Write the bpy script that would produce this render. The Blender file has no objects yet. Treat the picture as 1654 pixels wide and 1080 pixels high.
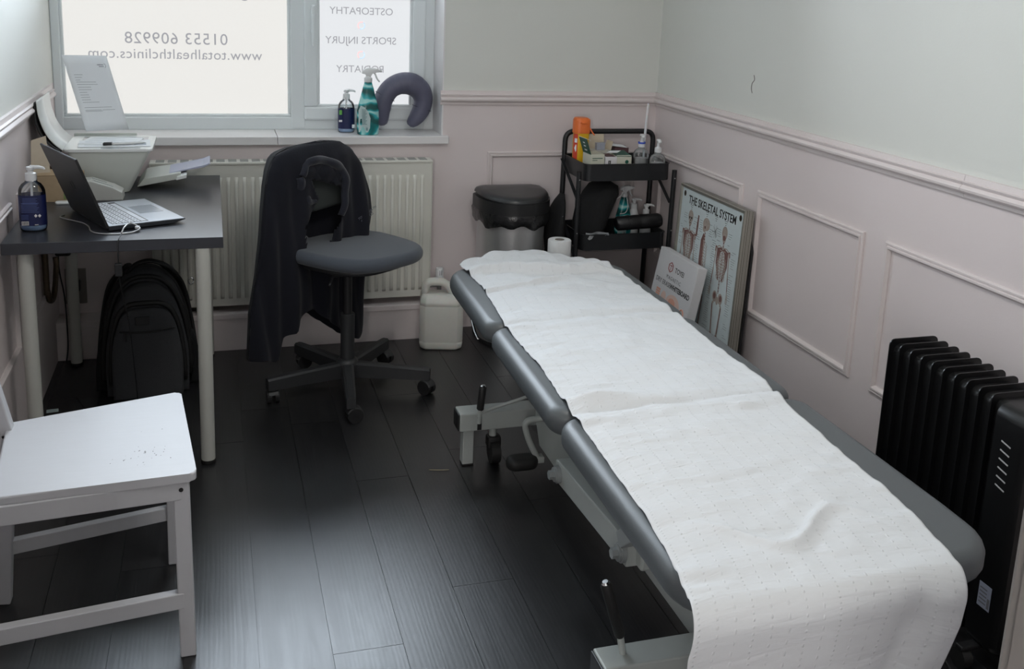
import bpy, bmesh, math, random
from mathutils import Vector, Matrix, noise
S = bpy.context.scene
C = S.collection
PI = math.pi
rnd = random.Random(7)
def rad(a): return math.radians(a)

# ---------------------------------------------------------------- camera, world, light, exposure
cam_d = bpy.data.cameras.new('camera'); cam = bpy.data.objects.new('camera', cam_d); C.objects.link(cam)
yaw, pitch, roll = rad(17.341), rad(12.257), rad(2.374)
fw = Vector((math.sin(yaw)*math.cos(pitch), math.cos(yaw)*math.cos(pitch), -math.sin(pitch)))
r0 = Vector((math.cos(yaw), -math.sin(yaw), 0)); u0 = r0.cross(fw)
rr = r0*math.cos(roll) + u0*math.sin(roll); uu = -r0*math.sin(roll) + u0*math.cos(roll)
mw = Matrix((rr, uu, -fw)).transposed().to_4x4(); mw.translation = Vector((0, 0, 1.5086))
cam.matrix_world = mw
cam_d.sensor_width = 36; cam_d.lens = 1621/1654*36
cam_d.shift_x = (827-841.6)/1654; cam_d.shift_y = (330.7-540)/1654
cam_d.clip_start = 0.02
S.camera = cam
S.view_settings.view_transform = 'Standard'; S.view_settings.look = 'None'
S.view_settings.exposure = 0.3; S.view_settings.gamma = 1; S.view_settings.use_curve_mapping = False
W = bpy.data.worlds.new('sky'); S.world = W; W.use_nodes = True
bg = W.node_tree.nodes['Background']; bg.inputs[0].default_value = (0.80, 0.89, 1.0, 1); bg.inputs[1].default_value = 20
# sky portal at the unseen upper panes, made clear to brighten the room
pl = bpy.data.lights.new('window_portal', 'AREA'); pl.shape = 'RECTANGLE'; pl.size = 1.5; pl.size_y = 0.70
pl.cycles.is_portal = True
po = bpy.data.objects.new('window_portal', pl); C.objects.link(po); po.location = (0.16, 4.50, 1.83); po.rotation_euler = (rad(-90), 0, 0)
# added fill from the hallway, shining through the open door behind the camera
hl = bpy.data.lights.new('hallway_fill_light', 'AREA'); hl.shape = 'RECTANGLE'; hl.size = 0.8; hl.size_y = 1.3; hl.energy = 40; hl.color = (1, .96, .94)
ho = bpy.data.objects.new('hallway_fill_light', hl); C.objects.link(ho); ho.location = (-0.86, -1.05, 1.45); ho.rotation_euler = (rad(90), 0, rad(-50))
# added fill disc below the ceiling, out of view, to lift the walls
cl = bpy.data.lights.new('ceiling_fill_light', 'AREA'); cl.shape = 'DISK'; cl.size = 0.5; cl.energy = 11; cl.color = (1, .97, .93)
co = bpy.data.objects.new('ceiling_fill_light', cl); C.objects.link(co); co.location = (0.66, 1.7, 2.36)

# ---------------------------------------------------------------- materials
MATS = {}
def mat(name, col, rough=.5, metal=0, **k):
    if name in MATS: return MATS[name]
    m = bpy.data.materials.new(name); m.use_nodes = True; MATS[name] = m
    nt = m.node_tree; b = nt.nodes['Principled BSDF']
    b.inputs['Base Color'].default_value = (*col, 1); b.inputs['Roughness'].default_value = rough
    b.inputs['Metallic'].default_value = metal
    if 'spec' in k: b.inputs['Specular IOR Level'].default_value = k['spec']
    if 'trans' in k: b.inputs['Transmission Weight'].default_value = k['trans']
    if 'ior' in k: b.inputs['IOR'].default_value = k['ior']
    if 'sheen' in k: b.inputs['Sheen Weight'].default_value = k['sheen']; b.inputs['Sheen Roughness'].default_value = .5
    if 'sub' in k: b.inputs['Subsurface Weight'].default_value = k['sub']
    if 'emit' in k: b.inputs['Emission Color'].default_value = (*k['emit'], 1); b.inputs['Emission Strength'].default_value = k.get('estr', 1)
    sc = k.get('scale', 60); var = k.get('var', 0.06); bump = k.get('bump', 0)
    tc = nt.nodes.new('ShaderNodeTexCoord'); mp = nt.nodes.new('ShaderNodeMapping'); mp.inputs['Scale'].default_value = k.get('stretch', (1, 1, 1))
    nt.links.new(tc.outputs['Object'], mp.inputs[0])
    n = nt.nodes.new('ShaderNodeTexNoise'); n.inputs['Scale'].default_value = sc; n.inputs['Detail'].default_value = k.get('detail', 3)
    nt.links.new(mp.outputs[0], n.inputs[0])
    if var:
        mx = nt.nodes.new('ShaderNodeMix'); mx.data_type = 'RGBA'
        mx.inputs['A'].default_value = (*[c*(1-var) for c in col], 1); mx.inputs['B'].default_value = (*[min(1, c*(1+var)) for c in col], 1)
        nt.links.new(n.outputs[0], mx.inputs['Factor']); nt.links.new(mx.outputs['Result'], b.inputs['Base Color'])
    if bump:
        bp = nt.nodes.new('ShaderNodeBump'); bp.inputs['Strength'].default_value = bump; bp.inputs['Distance'].default_value = k.get('bd', .002)
        nt.links.new(n.outputs[0], bp.inputs['Height']); nt.links.new(bp.outputs[0], b.inputs['Normal'])
    return m
def glassy(name, col=(1, 1, 1), rough=.02, tfac=.85):
    if name in MATS: return MATS[name]
    m = bpy.data.materials.new(name); m.use_nodes = True; MATS[name] = m; nt = m.node_tree
    for n in list(nt.nodes):
        if n.type == 'BSDF_PRINCIPLED': nt.nodes.remove(n)
    o = nt.nodes['Material Output']; t = nt.nodes.new('ShaderNodeBsdfTransparent'); t.inputs[0].default_value = (*col, 1)
    g = nt.nodes.new('ShaderNodeBsdfGlossy'); g.inputs['Roughness'].default_value = rough
    fr = nt.nodes.new('ShaderNodeFresnel'); fr.inputs[0].default_value = 1.45
    ad = nt.nodes.new('ShaderNodeMath'); ad.operation = 'ADD'; ad.inputs[1].default_value = 1-tfac-.04 if tfac < .96 else 0
    nt.links.new(fr.outputs[0], ad.inputs[0])
    mx = nt.nodes.new('ShaderNodeMixShader'); nt.links.new(ad.outputs[0], mx.inputs[0]); nt.links.new(t.outputs[0], mx.inputs[1]); nt.links.new(g.outputs[0], mx.inputs[2])
    nt.links.new(mx.outputs[0], o.inputs[0]); return m
def clearplastic(name, col, alpha):
    m = glassy(name, col, .12, 1-alpha)
    return m
def N(nt, t, **k):
    n = nt.nodes.new(t)
    for a, v in k.items(): setattr(n, a, v)
    return n
def wall_paint():
    m = mat('wall_paint', (.7, .7, .65), .62, scale=180, var=0, bump=.12, bd=.0015)
    nt = m.node_tree; b = nt.nodes['Principled BSDF']
    g = N(nt, 'ShaderNodeNewGeometry'); s = N(nt, 'ShaderNodeSeparateXYZ'); nt.links.new(g.outputs['Position'], s.inputs[0])
    mt = N(nt, 'ShaderNodeMath', operation='GREATER_THAN'); mt.inputs[1].default_value = 1.062; nt.links.new(s.outputs[2], mt.inputs[0])
    n = N(nt, 'ShaderNodeTexNoise'); n.inputs['Scale'].default_value = 2.2; n.inputs['Detail'].default_value = 5; nt.links.new(g.outputs['Position'], n.inputs[0])
    lo = N(nt, 'ShaderNodeMix', data_type='RGBA'); lo.inputs['A'].default_value = (.68, .605, .60, 1); lo.inputs['B'].default_value = (.735, .655, .65, 1)
    up = N(nt, 'ShaderNodeMix', data_type='RGBA'); up.inputs['A'].default_value = (.66, .665, .625, 1); up.inputs['B'].default_value = (.70, .705, .665, 1)
    mx = N(nt, 'ShaderNodeMix', data_type='RGBA')
    for q in (lo, up): nt.links.new(n.outputs[0], q.inputs['Factor'])
    nt.links.new(mt.outputs[0], mx.inputs['Factor']); nt.links.new(lo.outputs['Result'], mx.inputs['A']); nt.links.new(up.outputs['Result'], mx.inputs['B'])
    nt.links.new(mx.outputs['Result'], b.inputs['Base Color']); return m
M_WALL = wall_paint()
M_PINK = mat('pink_gloss_paint', (.70, .63, .62), .42, scale=8, var=.04)
M_CEIL = mat('ceiling_paint', (.80, .80, .78), .8, scale=100)
M_PVC = mat('white_pvc', (.74, .78, .79), .3, scale=4, var=.02)
M_WHITE = mat('white_gloss_paint', (.74, .72, .72), .35, scale=20, var=.02)
M_BLACK = mat('black_plastic', (.012, .012, .013), .45, scale=90, var=.1)
M_BLACKM = mat('black_powdercoat', (.011, .012, .014), .42, scale=300, bump=.05)
M_DGREY = mat('charcoal_plastic', (.024, .025, .027), .5, scale=120)
M_CHROME = mat('chrome', (.62, .63, .64), .18, 1)
M_SILVER = mat('silver_plastic', (.5, .5, .5), .3, .6)
M_RAD = mat('radiator_enamel', (.66, .65, .59), .35, scale=10, var=.03)
M_CREAM = mat('cream_painted_steel', (.36, .385, .37), .38, scale=25, var=.05, bump=.06)
M_GREYP = mat('grey_painted_steel', (.27, .29, .29), .4, scale=25, var=.06)
M_VINYL = mat('grey_vinyl', (.085, .095, .101), .43, scale=420, var=.05, bump=.22, bd=.0008)
M_BLKVINYL = mat('black_vinyl', (.012, .012, .013), .38, scale=300, bump=.2)
M_CHAIRF = mat('blue_grey_wool', (.065, .076, .095), .92, scale=700, var=.35, bump=.4, bd=.001, sheen=.25)
M_BACKF = mat('green_grey_fabric', (.045, .052, .05), .92, scale=600, var=.25, bump=.3, bd=.001)
M_NAVY = mat('navy_fleece', (.0035, .0042, .010), .95, scale=160, var=.25, bump=.25, bd=.002, sheen=.06)
M_NAVYD = mat('navy_fleece_trim', (.0075, .009, .019), .9, scale=160, var=.2, bump=.25, sheen=.25)
M_WOOD = mat('white_stained_pine', (.50, .50, .52), .48, scale=14, var=.03, stretch=(1, 9, 1), bump=.15, bd=.001, detail=6)
M_LEG = mat('white_powdercoat_leg', (.50, .50, .46), .4, scale=20, var=.02)
M_DESK = mat('black_brown_laminate', (.034, .036, .044), .31, scale=35, var=.12, stretch=(1, 4, 1))
M_DESKE = mat('desk_edge_band', (.045, .045, .05), .45, scale=35)
M_PRINT = mat('printer_plastic', (.55, .57, .53), .4, scale=300, var=.01, bump=.04)
M_PRTOP = mat('printer_top_white', (.78, .80, .79), .25, scale=20, var=.01)
M_PAPER = mat('white_paper', (.80, .82, .84), .75, scale=20, var=.02, bump=.03)
M_INK = mat('grey_ink', (.12, .12, .13), .7)
M_BLACKINK = mat('black_ink', (.02, .02, .02), .6)
M_CARD = mat('brown_cardboard', (.40, .30, .19), .8, scale=60, var=.08, bump=.05)
M_CARDI = mat('pale_cardboard', (.62, .54, .42), .8, scale=60, var=.05)
M_GREENL = mat('leaf_print_green', (.22, .30, .10), .7)
M_LID = mat('laptop_slate', (.045, .050, .058), .38, .5, scale=300, var=.05)
M_LAPSIL = mat('laptop_deck_silver', (.50, .53, .58), .3, .35, scale=200, var=.03)
M_KEY = mat('key_silver', (.62, .64, .68), .35, scale=80, var=.02)
M_SCREEN = mat('dark_screen', (.01, .01, .012), .12)
M_LABELN = mat('navy_label', (.009, .014, .075), .35, scale=40, var=.1)
M_GEL = clearplastic('clear_gel', (.90, .95, .99), .10)
M_CLEAR = clearplastic('clear_bottle', (.93, .95, .96), .12)
M_BLUELIQ = mat('pale_blue_liquid', (.42, .60, .88), .2, scale=30)
M_PUMP = mat('white_pump_plastic', (.75, .76, .77), .35, scale=30, var=.02)
M_TEAL = mat('teal_bottle', (.02, .22, .22), .28, scale=6, var=.0)
M_PILLOW = mat('slate_faux_leather', (.105, .105, .155), .46, scale=220, var=.08, bump=.12, bd=.001)
M_SEAM = mat('dark_seam', (.03, .03, .045), .6)
M_HDPE = mat('natural_white_hdpe', (.62, .62, .575), .42, scale=60, var=.03, sub=.15)
M_STEEL = mat('brushed_steel', (.62, .62, .62), .42, .85, scale=30, stretch=(40, 40, .4), var=.12, bump=.03)
M_BAG = mat('black_polythene', (.015, .015, .016), .25, scale=30, bump=.5, bd=.01)
M_TISSUE = mat('toilet_tissue', (.82, .82, .82), .9, scale=90, bump=.15)
M_TUBE = mat('grey_cardboard_core', (.35, .32, .29), .9)
M_ORANGE = mat('orange_plastic', (.80, .17, .03), .38, scale=60, var=.04)
M_YELLOW = mat('yellow_plastic', (.80, .47, .01), .38, scale=60, var=.04)
M_RED = mat('red_label', (.65, .06, .03), .45)
M_GREEN = mat('dark_green_card', (.01, .09, .06), .5)
M_BOXC = mat('cream_card', (.60, .60, .50), .6, scale=40, var=.04)
M_MAROON = mat('maroon_card', (.08, .03, .035), .5)
M_BLKCLOTH = mat('black_cloth', (.007, .007, .008), .9, scale=120, var=.2, bump=.3, bd=.003)
M_BACKPACK = mat('charcoal_melange', (.045, .046, .05), .9, scale=500, var=.4, bump=.3)
M_ALU = mat('champagne_frame', (.42, .41, .36), .33, .75, scale=30, stretch=(1, 1, 30), var=.06)
M_CHART = mat('chart_paper', (.60, .67, .68), .28, scale=20, var=.02)
M_BONE = mat('bone_print', (.40, .34, .30), .5, scale=140, var=.3)
M_MUSC = mat('muscle_print', (.22, .115, .105), .5, scale=140, var=.3)
M_WBCARD = mat('whiteboard_card', (.68, .67, .68), .5, scale=40, var=.02)
M_SALMON = mat('salmon_print', (.75, .38, .28), .6)
M_SALMONL = mat('pale_salmon_print', (.76, .55, .48), .6)
M_HEATER = mat('heater_enamel', (.0035, .0035, .004), .34, scale=50, var=.1)
M_RUBBER = mat('black_rubber', (.01, .01, .01), .6, scale=80, bump=.1)
M_BRASS = mat('old_brass', (.12, .09, .06), .4, .8, scale=60, var=.3)
M_RING = mat('blue_closure', (.03, .08, .55), .4)
M_SHEET = None

def emit_pane(name, col, st):
    m = mat(name, (.10, .10, .10), .4, scale=160, var=.02, emit=col, estr=st); return m
M_FROST1 = emit_pane('frosted_pane_warm', (.64, .63, .605), 1)
M_FROST2 = emit_pane('frosted_pane_cool', (.605, .62, .64), 1)
M_VTEXT = mat('vinyl_lettering_grey', (.10, .10, .12), .6, emit=(.25, .25, .265), estr=1)
M_VBLUE = mat('vinyl_pale_blue', (.3, .4, .5), .6, emit=(.42, .52, .62), estr=1)
M_VPINK = mat('vinyl_pale_pink', (.5, .3, .3), .6, emit=(.66, .47, .48), estr=1)
M_WINGLASS = glassy('clear_window_glass', (.97, .98, .98), .0, .97)

# ---------------------------------------------------------------- object helpers
WM = {}
def part(name, bm, m, parent=None, M=None, smooth=False, ang=None, recalc=True):
    if M is not None: bm.transform(M)
    if recalc: bmesh.ops.recalc_face_normals(bm, faces=bm.faces[:])
    pm = WM.get(parent, Matrix()) if parent is not None else Matrix()
    me = bpy.data.meshes.new(name); o = bpy.data.objects.new(name, me); C.objects.link(o)
    if parent is not None:
        bm.transform(pm.inverted()); o.parent = parent; WM[o] = pm
    else:
        # object's origin at the base of its geometry
        vs = [v.co for v in bm.verts]
        if vs:
            cx = (min(v.x for v in vs)+max(v.x for v in vs))/2; cy = (min(v.y for v in vs)+max(v.y for v in vs))/2; cz = min(v.z for v in vs)
            T = Matrix.Translation((cx, cy, cz)); bm.transform(T.inverted()); o.matrix_world = T; WM[o] = T
        else: WM[o] = Matrix()
    if smooth:
        for f in bm.faces: f.smooth = True
        if ang:
            for e in bm.edges:
                if len(e.link_faces) == 2 and e.calc_face_angle(0) > rad(ang): e.smooth = False
    bm.to_mesh(me); bm.free()
    for mm in (m if isinstance(m, (list, tuple)) else [m]): me.materials.append(mm)
    return o
def tag(o, label, cat, group=None):
    o['label'] = label; o['category'] = cat
    if group: o['group'] = group
    return o
def thing(name, label, cat, loc=(0, 0, 0), rz=0, group=None):
    o = bpy.data.objects.new(name, None); C.objects.link(o); o.empty_display_size = .05
    M = Matrix.Translation(loc) @ Matrix.Rotation(rz, 4, 'Z'); o.matrix_world = M; WM[o] = M
    return tag(o, label, cat, group)
def struct(name, bm, m, parent=None, **k):
    o = part(name, bm, m, parent, **k)
    if parent is None: o['kind'] = 'structure'
    return o
def B(): return bmesh.new()
def box(bm, lo, hi, bev=0, seg=2, M=None):
    lo = Vector(lo); hi = Vector(hi); c = (lo+hi)/2; s = hi-lo
    r = bmesh.ops.create_cube(bm, size=1)
    vs = r['verts']
    for v in vs: v.co = Vector((v.co.x*s.x, v.co.y*s.y, v.co.z*s.z)) + c
    if bev:
        es = list({e for v in vs for e in v.link_edges})
        rb = bmesh.ops.bevel(bm, geom=es, offset=min(bev, min(abs(s.x), abs(s.y), abs(s.z))*.49), segments=seg, profile=.5, affect='EDGES')
        vs = list({v for f in rb['faces'] for v in f.verts} | {v for v in vs if v.is_valid})
    if M is not None:
        for v in vs: v.co = M @ v.co
    return vs
def obox(bm, p, q, w, h, bev=0, up=(0, 0, 1), seg=2):
    """box section from p to q, w across, h along up"""
    p = Vector(p); q = Vector(q); d = (q-p); L = d.length; d.normalize(); up = Vector(up)
    x = d.cross(up).normalized(); z = x.cross(d).normalized()
    M = Matrix((x, d, z)).transposed().to_4x4(); M.translation = p
    return box(bm, (-w/2, 0, -h/2), (w/2, L, h/2), bev, seg, M)
def smoothpath(pts, n=6):
    pts = [Vector(p) for p in pts]; out = []
    for i in range(len(pts)-1):
        p0 = pts[max(i-1, 0)]; p1 = pts[i]; p2 = pts[i+1]; p3 = pts[min(i+2, len(pts)-1)]
        for k in range(n):
            t = k/n; out.append(.5*((2*p1)+(-p0+p2)*t+(2*p0-5*p1+4*p2-p3)*t*t+(-p0+3*p1-3*p2+p3)*t*t*t))
    out.append(pts[-1]); return out
def rounded(pts, r, n=5):
    pts = [Vector(p) for p in pts]; out = [pts[0]]
    for i in range(1, len(pts)-1):
        a, b, c = pts[i-1], pts[i], pts[i+1]
        u = (a-b); v = (c-b); d = min(r, u.length*.49, v.length*.49); p = b+u.normalized()*d; q = b+v.normalized()*d
        for k in range(n+1):
            t = k/n; out.append(p*(1-t)**2 + b*2*t*(1-t) + q*t*t)
    out.append(pts[-1]); return out
def tube(bm, pts, r, seg=10, cap=True, flat=None):
    pts = [Vector(p) for p in pts]; n = len(pts); rings = []
    rs = r if isinstance(r, (list, tuple)) else [r]*n
    t0 = (pts[1]-pts[0]).normalized(); ref = Vector((0, 0, 1)) if abs(t0.z) < .9 else Vector((1, 0, 0))
    nx = t0.cross(ref).normalized()
    for i in range(n):
        t = ((pts[min(i+1, n-1)]-pts[max(i-1, 0)])).normalized()
        nx = (nx - t*nx.dot(t)).normalized(); ny = t.cross(nx)
        ring = []
        for k in range(seg):
            a = 2*PI*k/seg
            ring.append(bm.verts.new(pts[i] + nx*math.cos(a)*rs[i]*(flat[0] if flat else 1) + ny*math.sin(a)*rs[i]*(flat[1] if flat else 1)))
        rings.append(ring)
    for i in range(n-1):
        for k in range(seg):
            bm.faces.new((rings[i][k], rings[i][(k+1) % seg], rings[i+1][(k+1) % seg], rings[i+1][k]))
    if cap:
        bm.faces.new(rings[0][::-1]); bm.faces.new(rings[-1])
    return rings
def cyl(bm, p, q, r, seg=20, r2=None):
    return tube(bm, [p, q], [r, r if r2 is None else r2], seg)
def lathe(bm, prof, c=(0, 0, 0), seg=24, sx=1, sy=1, cap=True, rz=0):
    c = Vector(c); rings = []
    for (r, z) in prof:
        ring = []
        for k in range(seg):
            a = 2*PI*k/seg; x = r*math.cos(a)*sx; y = r*math.sin(a)*sy
            ring.append(bm.verts.new(c + Vector((x*math.cos(rz)-y*math.sin(rz), x*math.sin(rz)+y*math.cos(rz), z))))
        rings.append(ring)
    for i in range(len(rings)-1):
        for k in range(seg):
            bm.faces.new((rings[i][k], rings[i][(k+1) % seg], rings[i+1][(k+1) % seg], rings[i+1][k]))
    if cap:
        if prof[0][0] > 1e-6: bm.faces.new(rings[0][::-1])
        if prof[-1][0] > 1e-6: bm.faces.new(rings[-1])
    bmesh.ops.remove_doubles(bm, verts=[v for ring in rings for v in ring if v.is_valid], dist=1e-6)
def sell(hx, hy, n, seg=40):
    out = []
    for k in range(seg):
        a = 2*PI*k/seg; c, s = math.cos(a), math.sin(a)
        out.append((hx*math.copysign(abs(c)**(2/n), c), hy*math.copysign(abs(s)**(2/n), s)))
    return out
def loft(bm, secs, seg=40, cap=True, M=None):
    """secs: (z, cx, cy, hx, hy, n)"""
    rings = []
    for (z, cx, cy, hx, hy, n) in secs:
        rings.append([bm.verts.new((cx+x, cy+y, z)) for x, y in sell(hx, hy, n, seg)])
    for i in range(len(rings)-1):
        for k in range(seg):
            bm.faces.new((rings[i][k], rings[i][(k+1) % seg], rings[i+1][(k+1) % seg], rings[i+1][k]))
    if cap: bm.faces.new(rings[0][::-1]); bm.faces.new(rings[-1])
    if M is not None:
        for r in rings:
            for v in r: v.co = M @ v.co
    return rings
def prism(bm, poly, z0, z1, M=None, bev=0):
    a = [bm.verts.new((x, y, z0)) for x, y in poly]; b = [bm.verts.new((x, y, z1)) for x, y in poly]
    n = len(poly); fs = [bm.faces.new(a[::-1]), bm.faces.new(b)]
    for k in range(n): fs.append(bm.faces.new((a[k], a[(k+1) % n], b[(k+1) % n], b[k])))
    vs = a+b
    if bev:
        rb = bmesh.ops.bevel(bm, geom=list({e for f in fs for e in f.edges}), offset=bev, segments=2, profile=.5, affect='EDGES')
        vs = list({v for f in rb['faces'] for v in f.verts} | {v for v in vs if v.is_valid})
    if M is not None:
        for v in vs: v.co = M @ v.co
    return vs
def frame(origin, x, y):
    """matrix with local x along x, local y along y (orthonormalised), z = x cross y"""
    x = Vector(x).normalized(); y = Vector(y); y = (y-x*y.dot(x)).normalized(); z = x.cross(y)
    M = Matrix((x, y, z)).transposed().to_4x4(); M.translation = Vector(origin); return M
def rrect(w, h, r, n=5, cx=0, cy=0):
    out = []
    for (sx, sy, a0) in ((1, 1, 0), (-1, 1, 90), (-1, -1, 180), (1, -1, 270)):
        for k in range(n+1):
            a = rad(a0+90*k/n); out.append((cx+sx*(w/2-r)+r*math.cos(a), cy+sy*(h/2-r)+r*math.sin(a)))
    return out
def cushion(bm, outline, z0, z1, r, seg=5, M=None, crown=0):
    """pad: plan outline (ccw) with rounded top and bottom edges"""
    n = len(outline); P = [Vector((x, y, 0)) for x, y in outline]; nor = []
    for i in range(n):
        t = (P[(i+1) % n]-P[i-1]); nor.append(Vector((-t.y, t.x, 0)).normalized())
    c = sum(P, Vector())/n; rings = []
    prof = [(r*(1-math.sin(rad(90*k/seg))), z0+r*(1-math.cos(rad(90*k/seg)))) for k in range(seg+1)]
    prof += [(r*(1-math.cos(rad(90*k/seg))), z1-r*(1-math.sin(rad(90*k/seg)))) for k in range(seg+1)]
    for d, z in prof: rings.append([bm.verts.new((P[i]+nor[i]*d)*1 + Vector((0, 0, z))) for i in range(n)])
    vs = [v for rg in rings for v in rg]
    for i in range(len(rings)-1):
        for k in range(n): bm.faces.new((rings[i][k], rings[i][(k+1) % n], rings[i+1][(k+1) % n], rings[i+1][k]))
    bm.faces.new(rings[0][::-1])
    last = rings[-1]
    for f, dz in ((.66, .6), (.33, .9)):
        nr = [bm.verts.new(c+(P[i]+nor[i]*r-c)*f+Vector((0, 0, z1+crown*dz))) for i in range(n)]
        for k in range(n): bm.faces.new((last[k], last[(k+1) % n], nr[(k+1) % n], nr[k]))
        last = nr; vs += nr
    bm.faces.new(last)
    if M is not None:
        for v in vs: v.co = M @ v.co
def text(name, s, size, m, parent, M, ext=.0004, mirror=False, align='CENTER', bold=0, sx=1.0, spacing=1.0):
    cu = bpy.data.curves.new(name, 'FONT'); cu.body = s; cu.size = size; cu.extrude = ext; cu.align_x = align; cu.align_y = 'CENTER'; cu.offset = bold
    cu.space_character = spacing; cu.resolution_u = 3
    o = bpy.data.objects.new(name, cu); C.objects.link(o); dg = bpy.context.evaluated_depsgraph_get()
    me = bpy.data.meshes.new_from_object(o.evaluated_get(dg)); bpy.data.objects.remove(o)
    bm = B(); bm.from_mesh(me); bpy.data.meshes.remove(me)
    for v in bm.verts: v.co.x *= (-sx if mirror else sx)
    for f in bm.faces: f.material_index = 0
    return part(name, bm, m, parent, M=M)
def copy_tree(o, parent=None, loc=None, rz=None):
    c = o.copy(); C.objects.link(c)
    if parent is not None: c.parent = parent
    if loc is not None: c.location = loc
    if rz is not None: c.rotation_euler = (0, 0, rz)
    for ch in [x for x in bpy.data.objects if x.parent == o]: copy_tree(ch, c)
    return c

# ---------------------------------------------------------------- room
XL, XR, YB, YF, ZC = -0.605, 1.93, 4.18, 0.42, 2.42
RZ0, RZ1 = 1.004, 1.065
PW, P0X = .1627, .070
joints = {0: [3.45], 1: [2.045, 3.30], -1: [1.95, 3.2], 2: [.8, 2.85], 3: [2.24, 3.48], 4: [1.35, 3.0], 5: [2.62, 1.2], -2: [2.5]}
fb = B()
for i in range(-5, 13):
    x0 = P0X+(i)*PW; x1 = x0+PW
    if x1 <= XL-.02 or x0 >= XR+.02: continue
    js = sorted(joints.get(i, [.7+(i*.37) % 1.1, 1.9+(i*.37) % 1.1, 3.1+(i*.53) % .9])); ys = [-1.8]+[j for j in js]+[YB+.02]
    for a, b in zip(ys[:-1], ys[1:]):
        g = .0007
        box(fb, (max(x0, XL-.02)+g, a+g, -.012), (min(x1, XR+.02)-g, b-g, 0))
box(fb, (XL-.02, -1.8, -.06), (XR+.02, YB+.02, -.0035))
m = mat('black_oak_laminate', (.02, .02, .021), .36)
nt = m.node_tree; b = nt.nodes['Principled BSDF']
for n in list(nt.nodes):
    if n.type in ('TEX_NOISE', 'MIX', 'MAPPING', 'TEX_COORD'): nt.nodes.remove(n)
g = N(nt, 'ShaderNodeNewGeometry'); mp = N(nt, 'ShaderNodeMapping'); mp.inputs['Scale'].default_value = (26, 1.6, 1)
ofs = N(nt, 'ShaderNodeVectorMath', operation='SCALE'); cmb = N(nt, 'ShaderNodeCombineXYZ')
nt.links.new(g.outputs['Random Per Island'], cmb.inputs[0]); nt.links.new(g.outputs['Random Per Island'], cmb.inputs[1]); nt.links.new(cmb.outputs[0], ofs.inputs[0]); ofs.inputs['Scale'].default_value = 37
add = N(nt, 'ShaderNodeVectorMath', operation='ADD'); nt.links.new(g.outputs['Position'], add.inputs[0]); nt.links.new(ofs.outputs[0], add.inputs[1]); nt.links.new(add.outputs[0], mp.inputs[0])
n1 = N(nt, 'ShaderNodeTexNoise'); n1.inputs['Scale'].default_value = 1.6; n1.inputs['Detail'].default_value = 8; n1.inputs['Distortion'].default_value = 1.4; n1.inputs['Roughness'].default_value = .62; nt.links.new(mp.outputs[0], n1.inputs[0])
wv = N(nt, 'ShaderNodeTexWave', wave_type='BANDS', bands_direction='X'); wv.inputs['Scale'].default_value = 1.1; wv.inputs['Distortion'].default_value = 9; wv.inputs['Detail'].default_value = 3; wv.inputs['Detail Scale'].default_value = .7; nt.links.new(mp.outputs[0], wv.inputs[0])
cr = N(nt, 'ShaderNodeValToRGB'); cr.color_ramp.elements[0].color = (.0045, .0045, .0055, 1); cr.color_ramp.elements[0].position = .3; cr.color_ramp.elements[1].color = (.016, .0155, .0165, 1); cr.color_ramp.elements[1].position = .72
nt.links.new(n1.outputs[0], cr.inputs[0])
tint = N(nt, 'ShaderNodeMix', data_type='RGBA', blend_type='MULTIPLY'); tint.inputs['Factor'].default_value = 1
mr = N(nt, 'ShaderNodeMapRange'); mr.inputs['To Min'].default_value = .75; mr.inputs['To Max'].default_value = 1.3; nt.links.new(g.outputs['Random Per Island'], mr.inputs[0])
nt.links.new(cr.outputs[0], tint.inputs['A']); nt.links.new(mr.outputs[0], tint.inputs['B']); nt.links.new(tint.outputs['Result'], b.inputs['Base Color'])
sm = N(nt, 'ShaderNodeMath', operation='ADD'); nt.links.new(n1.outputs[0], sm.inputs[0]); wm_ = N(nt, 'ShaderNodeMath', operation='MULTIPLY'); wm_.inputs[1].default_value = .35; nt.links.new(wv.outputs[0], wm_.inputs[0]); nt.links.new(wm_.outputs[0], sm.inputs[1])
bp = N(nt, 'ShaderNodeBump'); bp.inputs['Strength'].default_value = .2; bp.inputs['Distance'].default_value = .0007; nt.links.new(sm.outputs[0], bp.inputs['Height']); nt.links.new(bp.outputs[0], b.inputs['Normal'])
rm = N(nt, 'ShaderNodeMapRange'); rm.inputs['To Min'].default_value = .30; rm.inputs['To Max'].default_value = .42; nt.links.new(n1.outputs[0], rm.inputs[0]); nt.links.new(rm.outputs[0], b.inputs['Roughness'])
b.inputs['Specular IOR Level'].default_value = .85
M_FLOOR = m
struct('floor', fb, M_FLOOR)
# walls
WX0, WX1, WZ0, WZ1, WD = XL, .94, .868, 2.17, .27
bm = B()
box(bm, (XL-.15, YB, -.06), (WX1, YB+WD, WZ0-.03)); box(bm, (WX1, YB, -.06), (XR+.15, YB+WD, ZC)); box(bm, (XL-.15, YB, WZ1), (WX1, YB+WD, ZC))
struct('wall_back', bm, M_WALL)
bm = B(); box(bm, (XR, YF-.1, -.06), (XR+.12, YB, ZC)); struct('wall_right', bm, M_WALL)
bm = B(); box(bm, (XL-.15, YF-.1, -.06), (XL, YB, ZC)); box(bm, (XL-.15, YB, WZ0-.03), (XL, YB+WD, WZ1)); struct('wall_left', bm, M_WALL)
JX = .455
bm = B(); box(bm, (JX+.035, YF-.1, -.06), (XR, YF, ZC)); box(bm, (XL, YF-.1, -.06), (-.46, YF, ZC)); box(bm, (-.46, YF-.1, 2.08), (JX+.035, YF, ZC)); struct('wall_front', bm, M_WALL)
bm = B(); box(bm, (XL-.15, YF-.1, ZC), (XR+.12, YB+WD, ZC+.1)); struct('ceiling', bm, M_CEIL)
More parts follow.
